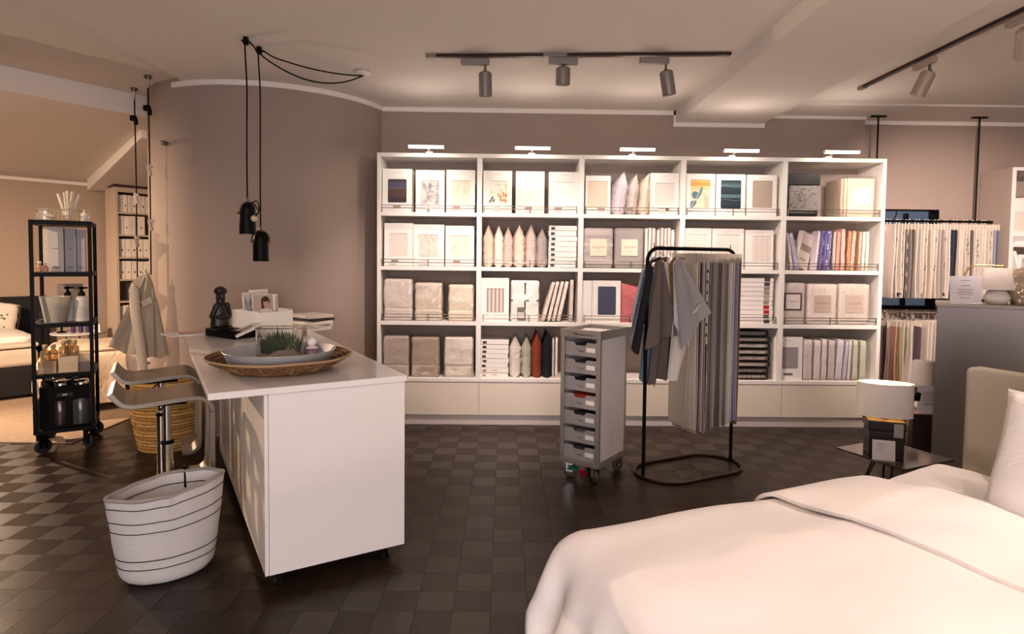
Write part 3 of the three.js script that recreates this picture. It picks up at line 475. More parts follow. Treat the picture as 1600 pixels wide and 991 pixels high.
  ['slim',4,3.087,3.122,0.369,'clear sleeve of folded bedding, bottom right shelf, sixth of 9 from the left',{c:'#b3aebd',lean:0.07}],
  ['slim',4,3.127,3.156,0.375,'clear sleeve of folded bedding, bottom right shelf, seventh of 9 from the left',{c:'#c9c3c6',lean:0.03}],
  ['slim',4,3.167,3.218,0.376,'green and white striped bedding pack, left one of two',{c:'#8f9a83',lean:0.0}],
  ['slim',4,3.235,3.292,0.371,'green and white striped bedding pack at the shelf end',{c:'#93a08a',lean:0.0}],
  ['bag',1,2.513,2.809,0.386,'dark bag with a grey paisley panel on the top shelf',{}],
];
for (const [kind, r, x0, x1, h, label, o] of ITEMS) {
  const w = x1 - x0, x = (x0 + x1) / 2, y = ROWY[r] + 0.001, z = ZF - 0.004;
  if (kind === 'carton') {
    const t = stand('bedding_carton', label, 'box', x, y, z, 0, 'white window cartons on the wall shelf'), d = 0.1 + 0.05 * rnd(); t.rotation.x = -0.02;
    if (o.t === 'none') { part(t, 'carton', bx(-w / 2, w / 2, 0, h, -d, 0, 0.002), M.card); continue; }
    const q = o.w || [0.18, 0.28, 0.82, 0.8], a = -w / 2 + q[0] * w, b = -w / 2 + q[2] * w, lo = (1 - q[3]) * h + (q[1] < 0.2 ? 0.06 * h : 0), hi = Math.min(0.94, 1 - q[1] + 0.06) * h;
    const top = h * (q[1] < 0.2 ? 0.86 : 0.76), bot = h * (1 - q[3] + (q[1] < 0.2 ? 0.02 : 0.02));
    part(t, 'carton', bx(-w / 2, w / 2, 0, h, -d, -0.006, 0.002), M.card);
    part(t, 'front_panel', ext(roundRect(-w / 2, w / 2, 0, h, 0.004), 0.006, 0.0008, [roundRect(a, b, bot, top, 0.012, THREE.Path)]).translate(0, 0, -0.006), M.card);
    part(t, 'picture', stretch(bx(a - 0.004, b + 0.004, bot - 0.004, top + 0.004, -0.0062, -0.0046)), artM[o.t]);
    part(t, 'lettering', bx(-w * 0.14, w * 0.16, h * 0.915, h * 0.922, -0.0005, 0.0004), col('#b5aaa0'));
    if (o.tag || o.plate) part(t, 'label_plate', bx(-w * 0.16, w * 0.16, h * 0.11, h * 0.16, -0.001, 0.0014), col('#6b5e57'));
  } else if (kind === 'pack') {
    const t = stand('bedding_pack', label, 'bedding', x, y, z, 0, 'bagged bedding on the wall shelf'), d = 0.16;
    const n = o.lab ? 1 : 3, m = col(o.c, 'cloth');
    if (o.lab) {
      part(t, 'textile', soft(w, h * 0.97, d, 0.02, 0.004).translate(0, h * 0.485, -d / 2), m);
      const lw = w * 0.56, ly = h * (o.lab === 'frame' ? 0.53 : 0.5);
      if (o.band) for (let i = 0; i < 4; i++) part(t, 'band', bx(-w / 2 + 0.006, w / 2 - 0.006, h * (0.12 + 0.2 * i), h * (0.2 + 0.2 * i), -0.004, 0.0012, 0.001), col(i % 2 ? '#a39b98' : '#c2bab4'));
      if (o.lab === 'frame') part(t, 'label_frame', bx(-lw * 0.62, lw * 0.62, ly - lw * 0.62, ly + lw * 0.62, -0.004, 0.0025), col('#4a3b36'));
      part(t, 'label', stretch(bx(-lw / 2, lw / 2, ly - lw / 2, ly + lw / 2, -0.004, 0.0042)), LAB[o.lab]);
    } else {
      const hs = [0.5, 0.3, 0.2]; let yy = 0;
      const parts = o.ribbon ? [[1, 0]] : [[0.3, 0.006], [0.7, -0.003]];
      parts.forEach(([f, dz]) => { const hh = h * 0.96 * f; part(t, 'textile_fold', soft(w * 0.95, hh * 1.08, d, 0.02, 0.016, 14).translate(0, yy + hh / 2, -d / 2 + dz), m); yy += hh; });
      if (o.ribbon) { part(t, 'ribbon', G(bx(-0.006, 0.006, 0.01, h * 0.95, -0.01, 0.0015), bx(-w * 0.47, w * 0.47, h * 0.5, h * 0.53, -0.01, 0.0015)), M.blackMatte); part(t, 'hang_tag', bx(-0.07, 0.0, 0.01, 0.13, 0.001, 0.004), col('#6f6862')); part(t, 'tag_print', bx(-0.064, -0.006, 0.03, 0.085, 0.0035, 0.0048), col('#cfc5ba')); }
    }
    if (o.insert) part(t, 'card_insert', G(bx(-w * 0.45, w * 0.45, 0.012, h * 0.32, 0.004, 0.0055)), col('#c9bda9'));
    if (o.insert) part(t, 'card_border', ext(roundRect(-w * 0.45, w * 0.45, 0.012, h * 0.32, 0.003), 0.001, 0, [roundRect(-w * 0.43, w * 0.43, 0.017, h * 0.31, 0.003, THREE.Path)]).translate(0, 0, 0.0055), col('#7d7164'));
    if (!o.band && o.lab !== 'cream') part(t, 'clear_bag', soft(w * 1.02, h * 1.03, d * 1.08, 0.012, 0.006, 14, 14).translate(0, h * 0.515, -d / 2 + 0.004), M.film);
  } else if (kind === 'cushion') {
    const t = stand('cushion', label, 'cushion', x, y, z, o.lean || 0, 'cushions standing on the wall shelf');
    if (o.flat) part(t, 'cover', at(cushionGeo(0.12, h, w * 1.9, 0.1), -w * 0.5, 0, -0.05, -1.2), col(o.c, 'cloth')); else part(t, 'cover', cushionGeo(w * 1.02, h, 0.33), col(o.c, 'cloth'));
    const hw = o.flat ? 0 : 0.001; if (!o.flat) part(t, 'seam', tube([[0, 0.01, 0.001], [0, h * 0.5, 0.002], [0, h * 0.97, 0.001]], 0.0022, 12, 5), col(o.c));
  } else if (kind === 'stack') {
    const bh = h / o.n, bagc = ['#8f857d', '#958d86', '#c4b9b0', '#cbbcb4', '#c0aca2', '#cbb8ae', '#8b8079', null];
    for (let i = 0; i < o.n; i++) {                                // i counts from the top
      const yy = y + (o.n - 1 - i) * bh, jx = rr(-0.004, 0.004) + (o.bag ? rr(-0.012, 0.012) : 0), t = stand(o.bag ? 'blanket_bag' : 'flat_box', `${label}, ${ORD[i]} from the top`, o.bag ? 'bag' : 'box', x + jx, yy, z - rr(0, 0.006), 0, o.bag ? 'stacked blanket bags with black piping' : 'stacked flat white boxes');
      if (o.bag) {
        const hh = bh * 0.93; part(t, 'blanket', soft(w * 0.96, hh * 0.93, 0.3, 0.018, 0.01).translate(0, hh * 0.5, -0.155), bagc[i] ? col(bagc[i], 'cloth') : checkM);
        const f = zz => tube([[-w / 2 + 0.008, 0.006, zz], [w / 2 - 0.008, 0.006, zz], [w / 2, hh / 2, zz], [w / 2 - 0.008, hh - 0.003, zz], [-w / 2 + 0.008, hh - 0.003, zz], [-w / 2, hh / 2, zz]], 0.0055, 60, 6, true, 0.2);
        part(t, 'piping', G(f(0), f(-0.3)), M.blackMatte); part(t, 'clear_cover', soft(w, hh, 0.31, 0.02, 0.004).translate(0, hh / 2, -0.153), M.film);
      } else {
        part(t, 'carton', bx(-w / 2, w / 2, 0.001, bh - 0.0015, -0.3, 0, 0.003), M.card);
        const lw = o.lx > 0.5 ? w * 0.16 : w * 0.14, lx = -w / 2 + o.lx * w; part(t, 'label_plate', bx(lx, lx + lw, bh * 0.2, bh * (o.lx > 0.5 ? 0.96 : 0.72), -0.001, 0.001), col(o.cols[i], 'print'));
        if (o.txt && i >= o.n - o.txt) part(t, 'lettering', stretch(bx(-w * 0.25, w * 0.32, bh * 0.25, bh * 0.75, -0.001, 0.0006)), S(0xffffff, 0.7, { map: boxText }));
      }
    }
  } else if (kind === 'slim') {
    const t = stand('slim_pack', label, 'bedding', x - Math.sin(o.lean) * h * 0.5, y + Math.abs(Math.sin(o.lean)) * w * 0.5, z - 0.005, o.lean, 'slim packs in a row on the wall shelf');
    part(t, 'pack', soft(w * 0.96, h * 0.97, 0.26, Math.min(0.008, w * 0.4), 0.004, 8).translate(0, h * 0.49, -0.13), label.includes('striped') ? stripeM : (packPatterns.find(q => q[0].test(label)) || [0, col(o.c, 'cloth')])[1]);
    part(t, 'edge_seam', bar([w * 0.3, 0.01, 0.0005], [w * 0.3, h * 0.94, 0.0005], 0.0016, 5), col('#cfc5bb'));
  } else if (kind === 'open') {
    const t = stand('bedding_pack', label, 'bedding', x - 0.03, y + 0.02, z - 0.04, o.lean, 'bagged bedding on the wall shelf'); t.rotation.y = 0.5;
    part(t, 'pack', bx(-w * 0.5, w * 0.5, 0, h * 0.95, -0.05, 0, 0.006), col(o.c)); part(t, 'photo_print', bx(-w * 0.42, w * 0.42, h * 0.45, h * 0.62, -0.001, 0.0012), col('#8d817a')); part(t, 'caption', bx(-w * 0.3, w * 0.2, h * 0.2, h * 0.26, -0.001, 0.0012), col('#a0958d'));
  } else if (kind === 'bag') {
    const t = stand('storage_bag', label, 'bag', x, y, z, 0);
    part(t, 'body', soft(w, h * 0.98, 0.2, 0.02, 0.004).translate(0, h * 0.49, -0.1), S(0x1d191c, 0.6));
    part(t, 'panel', stretch(bx(-w * 0.42, w * 0.49, h * 0.14, h * 0.72, -0.004, 0.003, 0.003)), paisleyDark); part(t, 'flap', bx(-w * 0.5, w * 0.51, h * 0.73, h * 0.985, -0.2, 0.008, 0.006), S(0x161214, 0.55));
  }
}

// ================================================================ COUNTER AND WHAT STANDS ON IT
const L30 = (x, y, z, o = [-0.488, -2.978]) => [o[0] + x * 0.866 + z * 0.5, y, o[1] - x * 0.5 + z * 0.866];
{
  const t = thing('counter', 'white sales counter with a long overhanging worktop, closed end panel and small black feet', 'counter', [-0.488, 0, -2.978], R30);
  part(t, 'worktop', bx(-0.868, 0.006, 0.895, 0.925, -2.24, 0.012, 0.003), M.gloss);
  part(t, 'end_panel', bx(-0.63, 0, 0.08, 0.893, -0.019, 0, 0.0015), M.gloss); part(t, 'edge_strip', bx(-0.648, -0.6315, 0.08, 0.893, -0.019, -0.002, 0.0015), M.gloss);
  part(t, 'carcass', G(bx(-0.629, -0.003, 0.08, 0.09, -2.1, -0.02), bx(-0.02, -0.002, 0.08, 0.89, -2.1, -0.02), bx(-0.64, -0.003, 0.08, 0.89, -2.12, -2.1), bx(-0.629, -0.003, 0.86, 0.89, -2.1, -0.02), bx(-0.62, -0.612, 0.085, 0.885, -2.1, -0.02)), M.cream);
  const side = (z0, z1, frame) => {
    const f = (a, b, c, d) => bx(-0.648, -0.629, a, b, c, d, 0.0012);
    if (!frame) return f(0.082, 0.89, z0, z1);
    return G(f(0.082, 0.89, z0, z0 + 0.055), f(0.082, 0.89, z1 - 0.055, z1), f(0.082, 0.14, z0 + 0.055, z1 - 0.055), f(0.835, 0.89, z0 + 0.055, z1 - 0.055), bx(-0.638, -0.631, 0.14, 0.835, z0 + 0.05, z1 - 0.05));
  };
  part(t, 'side_panel', side(-0.566, -0.021), M.cream); part(t, 'side_panel', side(-1.135, -0.57), M.cream);
  part(t, 'door', side(-1.47, -1.139, true), M.cream); part(t, 'side_panel', side(-1.74, -1.474), M.cream); part(t, 'door', side(-2.07, -1.744, true), M.cream);
  for (const [x, z] of [[-0.57, -0.08], [-0.08, -0.08], [-0.57, -1.05], [-0.08, -1.05], [-0.57, -2.0], [-0.08, -2.0]]) part(t, 'foot', lathe([[0.001, 0], [0.028, 0], [0.028, 0.006], [0.02, 0.012], [0.02, 0.074], [0.034, 0.08], [0.001, 0.08]], 16).translate(x, 0, z), M.blackMatte);
}
{                                                                // round seagrass tray
  const c = [-1.15, 0.9255, -3.125], t = thing('woven_tray', 'round brown seagrass tray with a raised rim on the white counter', 'tray', c, 0.3);
  const rope = [S(0x6b4a2c, 0.9), S(0x8a6640, 0.9), S(0x54381f, 0.9)], coils = [];
  const prof = [[0.03, 0.008], [0.09, 0.008], [0.15, 0.008], [0.2, 0.009], [0.24, 0.016], [0.265, 0.023], [0.29, 0.031], [0.312, 0.039], [0.333, 0.047], [0.352, 0.055]];
  prof.forEach(([r, y], k) => { for (let q = k < 4 ? 0 : 0; q < 1; q++) coils.push([r, y]); });
  for (let k = 0; k < 15; k++) {
    const r = 0.235 + k * 0.0079, y = 0.008 + Math.pow(k / 14, 1.05) * 0.061, pts = [], n = 90, s0 = rnd() * 9;
    for (let i = 0; i < n; i++) { const a = i / n * 2 * PI; pts.push([r * Math.cos(a) + 0.003 * noise.noise(i * 0.9, k, s0), y + 0.004 * noise.noise(i * 1.3, k * 2.1, s0 + 4), r * Math.sin(a) + 0.003 * noise.noise(i * 0.9, k + 9, s0)]); }
    part(t, 'rope_coil', tube(pts, 0.0062, 180, 6, true), rope[k % 3]);
  }
  const tufts = []; for (let i = 0; i < 900; i++) { const k = rnd(), a = rnd() * 2 * PI, r = 0.235 + k * 0.113, y = 0.006 + k * 0.062, d = rr(-0.14, 0.14), rx = (s) => [r * Math.cos(a + s) + rr(-0.004, 0.006) * Math.cos(a), y + rr(-0.006, 0.006) - 0.003, r * Math.sin(a + s) + rr(-0.004, 0.006) * Math.sin(a)]; tufts.push(bar(rx(0), rx(d * 0.25), 0.0017, 4)); }
  const st = part(t, 'straw', G(tufts), rope[1]); st.userData.kind = 'stuff';
  part(t, 'base', lathe([[0.001, 0.001], [0.235, 0.001], [0.24, 0.008], [0.235, 0.013], [0.001, 0.013]], 64), rope[0]);
  part(t, 'rim', tube(Array.from({ length: 60 }, (_, i) => [0.35 * Math.cos(i / 60 * 2 * PI), 0.0715 + 0.004 * noise.noise(i * 0.2, 1, 2), 0.35 * Math.sin(i / 60 * 2 * PI)]), 0.0058, 200, 8, true), S(0xa68a5e, 0.85));
  for (let i = 0; i < 14; i++) { const a = i / 14 * 2 * PI; part(t, 'binding', tube([[0.246 * Math.cos(a), 0.008, 0.246 * Math.sin(a)], [0.306 * Math.cos(a), 0.038, 0.306 * Math.sin(a)], [0.356 * Math.cos(a), 0.0755, 0.356 * Math.sin(a)]], 0.0022, 14, 5), S(0xb39a6c, 0.85)); }
  const b = thing('metal_tray', 'pale grey round metal tray lying inside the seagrass tray', 'tray', [c[0], c[1] + 0.0145, c[2]]);
  part(b, 'bowl', lathe([[0.001, 0], [0.225, 0], [0.234, 0.003], [0.272, 0.084], [0.274, 0.085], [0.2695, 0.085], [0.23, 0.006], [0.224, 0.004], [0.001, 0.004]], 96), S(0xaeb0b4, 0.55, { metalness: 0.15 }));
  part(b, 'rim', norm(new THREE.TorusGeometry(0.272, 0.0022, 8, 120).rotateX(PI / 2).translate(0, 0.0855, 0)), S(0xc9c2ae, 0.4, { metalness: 0.5 }));
}
{                                                                // glass planter
  const t = thing('glass_planter', 'low clear glass planter with spiky green succulents growing in pale sand', 'planter', [-1.185, 0.9452, -3.24], 0.1);
  const w = 0.122, d = 0.062, H = 0.178;
  const wall = ext(roundRect(-w, w, -d, d, 0.03), H, 0, [roundRect(-w + 0.004, w - 0.004, -d + 0.004, d - 0.004, 0.027, THREE.Path)]).rotateX(-PI / 2);
  part(t, 'glass', G(wall, ext(roundRect(-w, w, -d, d, 0.03), 0.005).rotateX(-PI / 2)), P(0xffffff, 0.02, { transmission: 1, thickness: 0.004, ior: 1.5 }));
  part(t, 'rim', tube(roundRect(-w, w, -d, d, 0.03).getPoints(8).map(p => [p.x, H, -p.y]), 0.0035, 160, 6, true, 0.1), P(0xffffff, 0.03, { transmission: 1, thickness: 0.004, ior: 1.5 }));
  const top = (x, z) => 0.045 + 0.018 * Math.sin(x * 26 + 1) + 0.006 * noise.noise(x * 40, z * 40, 3);
  const s = roundRect(-w + 0.0055, w - 0.0055, -d + 0.0055, d - 0.0055, 0.026);
  part(t, 'sand', G(grid(24, 12, (u, v) => { const x = (u - 0.5) * 2 * (w - 0.007), z = -(v - 0.5) * 2 * (d - 0.007), k = Math.pow(Math.abs(u - 0.5) * 2, 6) * Math.pow(Math.abs(v - 0.5) * 2, 6); return [x * (1 - 0.06 * k), top(x, z), z * (1 - 0.1 * k)]; }), ext(s, 0.03).rotateX(-PI / 2).translate(0, 0.006, 0), grid(48, 1, (u, v) => { const p = s.getPoint(u % 1); return [p.x, v ? top(p.x, -p.y) : 0.03, -p.y]; })), S(0xb9ab90, 0.95));
  const blade = S(0x3f5a36, 0.55), blade2 = S(0x55703f, 0.55);
  for (const [cx, cz, n, L, m] of [[-0.065, 0.006, 44, 0.135, blade], [-0.025, -0.006, 50, 0.15, blade], [0.01, 0.01, 40, 0.13, blade], [0.05, 0.008, 40, 0.11, blade2], [0.085, -0.008, 34, 0.12, blade]]) {
    for (let i = 0; i < n; i++) { const a = rnd() * 2 * PI, e = rr(0.05, 0.8) * (m === blade2 ? 0.4 : 1), l = L * rr(0.7, 1.05), y = top(cx, cz) - 0.004, tip = [Math.max(-0.112, Math.min(0.112, cx + Math.sin(e) * Math.cos(a) * l)), y + Math.cos(e) * l, Math.max(-0.05, Math.min(0.05, cz + Math.sin(e) * Math.sin(a) * l * 0.6))];
      const g = new THREE.ConeGeometry(0.0052, l, 5); g.translate(0, l / 2, 0); g.applyQuaternion(new THREE.Quaternion().setFromUnitVectors(V(0, 1, 0), V(tip[0] - cx, tip[1] - y, tip[2] - cz).normalize())); part(t, 'leaf', norm(g.translate(cx, y, cz)), m); }
  }
  part(t, 'stone', at(soft(0.03, 0.075, 0.02, 0.01, 0.004, 6), -0.1, 0.075, -0.02), S(0x5c4433, 0.9));
}
{                                                                // little pink glass bottle with a white head
  const t = thing('perfume_figurine', 'small pink glass figurine bottle with a white round head and collar beside the planter', 'bottle', [-1.028, 0.9452, -3.25]);
  part(t, 'body', lathe([[0.001, 0], [0.024, 0], [0.027, 0.008], [0.027, 0.03], [0.023, 0.052], [0.017, 0.066], [0.001, 0.066]], 28), P(0xb98aa6, 0.15, { transmission: 0.35, thickness: 0.02 }));
  part(t, 'collar', lathe([[0.012, 0.064], [0.03, 0.066], [0.031, 0.07], [0.018, 0.078], [0.01, 0.08]], 28), S(0xe6dcd8, 0.4)); part(t, 'head', at(new THREE.SphereGeometry(0.024, 20, 14), 0, 0.099, 0), S(0xeae2dd, 0.35)); part(t, 'knob', at(new THREE.SphereGeometry(0.008, 12, 8), 0.004, 0.117, 0), S(0xe6dcd8, 0.35));
  const b = thing('perfume_bottle', 'slim pink flacon with a white teardrop stopper just behind the pink figurine', 'bottle', [-1.046, 0.9452, -3.31]);
  part(b, 'body', lathe([[0.001, 0], [0.014, 0], [0.015, 0.06], [0.008, 0.075], [0.001, 0.075]], 20), P(0xb07f9d, 0.15, { transmission: 0.35, thickness: 0.02 })); part(b, 'stopper', lathe([[0.006, 0.074], [0.012, 0.085], [0.012, 0.098], [0.004, 0.12], [0.001, 0.122]], 18), S(0xe9e0dc, 0.35));
}
{                                                                // brochure box
  const th = 58.3 * PI / 180, t = thing('brochure_box', 'white open cardboard box full of postcards and brochures on the counter', 'box', [-1.755, 0.9255, -4.35], th);
  const w = 0.298, d = 0.3, h = 0.17;
  part(t, 'front_wall', bx(0, w, 0, h, -0.006, 0), M.paper); part(t, 'side_wall', bx(0, 0.006, 0, h + 0.01, -d, -0.006), M.paper); part(t, 'side_wall', bx(w - 0.006, w, 0, h + 0.01, -d, -0.006), M.paper); part(t, 'back_wall', bx(0.006, w - 0.006, 0, h + 0.01, -d, -d + 0.006), M.paper); part(t, 'base', bx(0.006, w - 0.006, 0, 0.006, -d + 0.006, -0.006), M.paper);
  const face = ctex(256, 256, g => { g.fillStyle = '#b9a596'; g.fillRect(0, 0, 256, 256); g.fillStyle = '#3a2219'; g.save(); g.translate(10, -8); g.scale(0.85, 0.5); g.beginPath(); g.ellipse(150, 110, 62, 74, 0, 0, 7); g.fill(); g.fillRect(92, 110, 40, 90); g.fillStyle = '#c99d83'; g.beginPath(); g.ellipse(160, 135, 40, 52, 0, 0, 7); g.fill(); g.fillStyle = '#3a2219'; g.beginPath(); g.ellipse(150, 84, 50, 26, 0, 0, 7); g.fill(); g.fillRect(140, 125, 14, 6); g.fillRect(172, 125, 14, 6); g.fillStyle = '#9c5048'; g.fillRect(152, 162, 24, 6); g.fillStyle = '#e6ddd4'; g.beginPath(); g.ellipse(150, 250, 100, 46, 0, 0, 7); g.fill(); g.restore(); g.fillStyle = '#efe8e0'; g.fillRect(226, 0, 30, 256); }, { clamp: true });
  const mk = (label, x, z, ww, hh, lean, m, rz = 0, cat = 'brochure') => { const q = [-1.755 + x * 0.525 + z * 0.85, -4.35 - x * 0.85 + z * 0.525]; const b = thing('brochure', label, cat, [q[0], 0.934, q[1]], th, 'brochures in the white box'); b.rotation.set(lean, th, rz, 'YXZ'); part(b, 'pages', bx(-ww / 2, ww / 2, 0, hh, -0.006, 0), M.paper); part(b, 'cover', stretch(bx(-ww / 2 + 0.002, ww / 2 - 0.002, 0.004, hh - 0.004, 0, 0.0012)), m); };
  mk('postcard with a portrait of a dark haired person, frontmost in the box', 0.1, -0.05, 0.19, 0.29, -0.1, S(0xffffff, 0.5, { map: face }), -0.03);
  mk('grey patterned brochure sticking out at the left rear of the box', 0.075, -0.17, 0.12, 0.3, -0.06, artM.paisley, 0.03);
  mk('plain cream brochure standing tallest at the right rear of the box', 0.17, -0.2, 0.16, 0.315, -0.05, col('#d9cfc0'), 0.02);
  mk('brochure with a dark square cover at the right end of the box', 0.2, -0.11, 0.12, 0.285, -0.12, S(0xffffff, 0.5, { map: ctex(64, 128, g => { g.fillStyle = '#e2d8cb'; g.fillRect(0, 0, 64, 128); g.fillStyle = '#2c2218'; g.fillRect(10, 8, 46, 60); g.fillStyle = '#7b715f'; g.fillRect(10, 74, 46, 30); }, { clamp: true }) }), -0.05);
  // magazines behind the box
  for (let i = 0; i < 5; i++) single('magazine', at(bx(-0.11, 0.11, 0, 0.024, -0.15, 0.15, 0.003), -1.56 + i * 0.006, 0.9258 + i * 0.0245, -4.83 - (i % 2) * 0.012, th + [0, 0.12, -0.08, 0.05, -0.15][i]), [col('#d6ccc2'), col('#cfc4ba'), col('#e0d8ce'), col('#2d2526'), col('#c9bdb3')][i], `thick magazine in the pile behind the brochure box, ${['at the bottom', 'second from the bottom', 'in the middle', 'black covered below the top', 'on top'][i]}`, 'magazine', 'magazines in the pile behind the brochure box');
  // black tray, statue, folded card
  const k = thing('card_tray', 'shallow black square tray under the dark statue on the counter', 'tray', [-1.86, 0.9255, -4.19], 0.96);
  part(k, 'tray', G(bx(0, 0.2, 0, 0.05, -0.36, 0, 0.004)), M.black); part(k, 'lip', ext(roundRect(0.002, 0.198, 0.002, 0.358, 0.004), 0.006, 0, [roundRect(0.012, 0.188, 0.012, 0.348, 0.004, THREE.Path)]).rotateX(-PI / 2).translate(0, 0.05, 0), M.black);
  const c2 = thing('folded_card', 'cream folded leaflet with small pictures lying tilted on the black tray', 'leaflet', [-1.79, 0.99, -4.27], 0.96); c2.rotation.set(0.15, 0.6, 0.42, 'YXZ');
  part(c2, 'sheet', bx(-0.1, 0.08, -0.002, 0.004, -0.07, 0.06), M.paper); part(c2, 'sheet', at(bx(-0.1, 0.08, 0.0045, 0.009, -0.065, 0.05), 0, 0, 0, 0.05), M.paper); part(c2, 'print', at(bx(-0.07, 0.03, 0.009, 0.0098, -0.04, 0.02), 0, 0, 0, 0.05), col('#b7a08c'));
}
{                                                                // dark carved statue: seated figure with a tall head of hair
  const t = thing('statue', 'small black carved statue of a seated figure on the black tray', 'statue', [-2.03, 0.982, -4.36], 0.9);
  const m = S(0x17130f, 0.42);
  const lo = (pr, n = 24, sx = 1, sz = 1) => lathe(pr, n).scale(sx, 1, sz);
  const body = G(lo([[0.001, 0], [0.062, 0], [0.066, 0.03], [0.06, 0.08], [0.055, 0.12], [0.05, 0.15], [0.046, 0.165], [0.03, 0.178], [0.001, 0.18]], 28, 1, 0.85), at(soft(0.055, 0.07, 0.05, 0.025, 0, 8), 0, 0.2, 0.008), at(soft(0.036, 0.12, 0.036, 0.018, 0, 8), -0.05, 0.13, 0.02, 0, 0.25, -0.3), at(soft(0.036, 0.12, 0.036, 0.018, 0, 8), 0.05, 0.13, 0.02, 0, 0.25, 0.3), at(soft(0.1, 0.03, 0.04, 0.015, 0, 8), 0, 0.085, 0.05));
  part(t, 'figure', body, m); part(t, 'hair', G(at(soft(0.062, 0.2, 0.05, 0.024, 0.004, 8), 0.02, 0.2, -0.032, 0, -0.06), at(soft(0.078, 0.055, 0.075, 0.026, 0.003, 8), 0.008, 0.266, -0.008)), m); part(t, 'face', G(at(new THREE.SphereGeometry(0.024, 16, 12).scale(0.9, 1.2, 0.7), 0, 0.228, 0.03), at(new THREE.ConeGeometry(0.006, 0.02, 8), 0, 0.226, 0.05, 0, 0.3)), m);
  part(t, 'base', bx(-0.07, 0.07, -0.006, 0.006, -0.06, 0.06, 0.002), m);
  const p = thing('paper_sheets', 'few loose white sheets hanging over the back left corner of the counter', 'paper', [...L30(-0.83, 0.926, -2.2)], R30 + 0.35);
  part(p, 'sheet', bx(-0.16, 0.14, 0, 0.008, -0.1, 0.1), M.paper); part(p, 'sheet', at(bx(-0.13, 0.13, 0.008, 0.0115, -0.09, 0.09), 0.06, 0, 0.02, -0.15), col('#c9a99a'));
}

// ================================================================ STOOLS, BASKETS, CART
{
  const prof = [[-0.26, 0.833], [-0.238, 0.801], [-0.21, 0.773], [-0.165, 0.761], [-0.08, 0.765], [0.0, 0.772], [0.084, 0.777], [0.13, 0.773], [0.166, 0.747], [0.18, 0.705], [0.18, 0.585], [0.178, 0.38], [0.168, 0.335], [0.139, 0.312], [0.084, 0.31]];
  const c = new THREE.CatmullRomCurve3(prof.map(p => V(p[0], p[1], 0)), false, 'catmullrom', 0.4), N = 60, W = 0.185;
  const ribbon = (t0, t1, z0, z1, th, n) => {
    const s = new THREE.Shape(), A = [], B = [];
    for (let i = 0; i <= n; i++) { const u = t0 + (t1 - t0) * i / n, p = c.getPointAt(u), q = c.getTangentAt(u); A.push([p.x - q.y * th / 2, p.y + q.x * th / 2]); B.unshift([p.x + q.y * th / 2, p.y - q.x * th / 2]); }
    return at(ext([...A, ...B], z1 - z0, 0.003), 0, 0, z0);
  };
  const t = thing('bar_stool', 'brushed steel bar stool, the nearer of two at the counter', 'stool', [-1.745, 0, -3.19], R30, 'steel bar stools at the counter');
  part(t, 'seat', ribbon(0, 0.53, -W, W, 0.024, 44), M.steel); part(t, 'foot_frame', G(ribbon(0.53, 1, -W, -W + 0.09, 0.024, 30), ribbon(0.53, 1, W - 0.09, W, 0.024, 30), ribbon(0.88, 1, -W + 0.09, W - 0.09, 0.024, 10)), M.steel);
  part(t, 'column', G(bar([-0.02, 0.02, 0], [-0.02, 0.52, 0], 0.0275, 24), bar([-0.02, 0.5, 0], [-0.02, 0.735, 0], 0.019, 20)), M.chrome); part(t, 'collar', lathe([[0.028, 0.515], [0.031, 0.515], [0.031, 0.53], [0.02, 0.533]], 24).translate(-0.02, 0, 0), M.blackMatte);
  part(t, 'seat_mount', bx(-0.1, 0.07, 0.727, 0.753, -0.07, 0.07, 0.004), M.blackMatte); part(t, 'lever', bar([-0.02, 0.73, 0.04], [-0.06, 0.725, 0.17], 0.005), M.chrome);
  part(t, 'base', lathe([[0.001, 0], [0.185, 0], [0.187, 0.006], [0.18, 0.013], [0.05, 0.022], [0.034, 0.03], [0.001, 0.03]], 56).translate(-0.02, 0, 0), M.steel);
  const k = t.clone(); k.name = numbered('bar_stool'); scene.add(k); k.position.set(-2.09, 0, -3.75); k.userData = { label: 'brushed steel bar stool, the farther of two, half hidden behind the nearer one', category: 'stool', group: 'steel bar stools at the counter' };
}
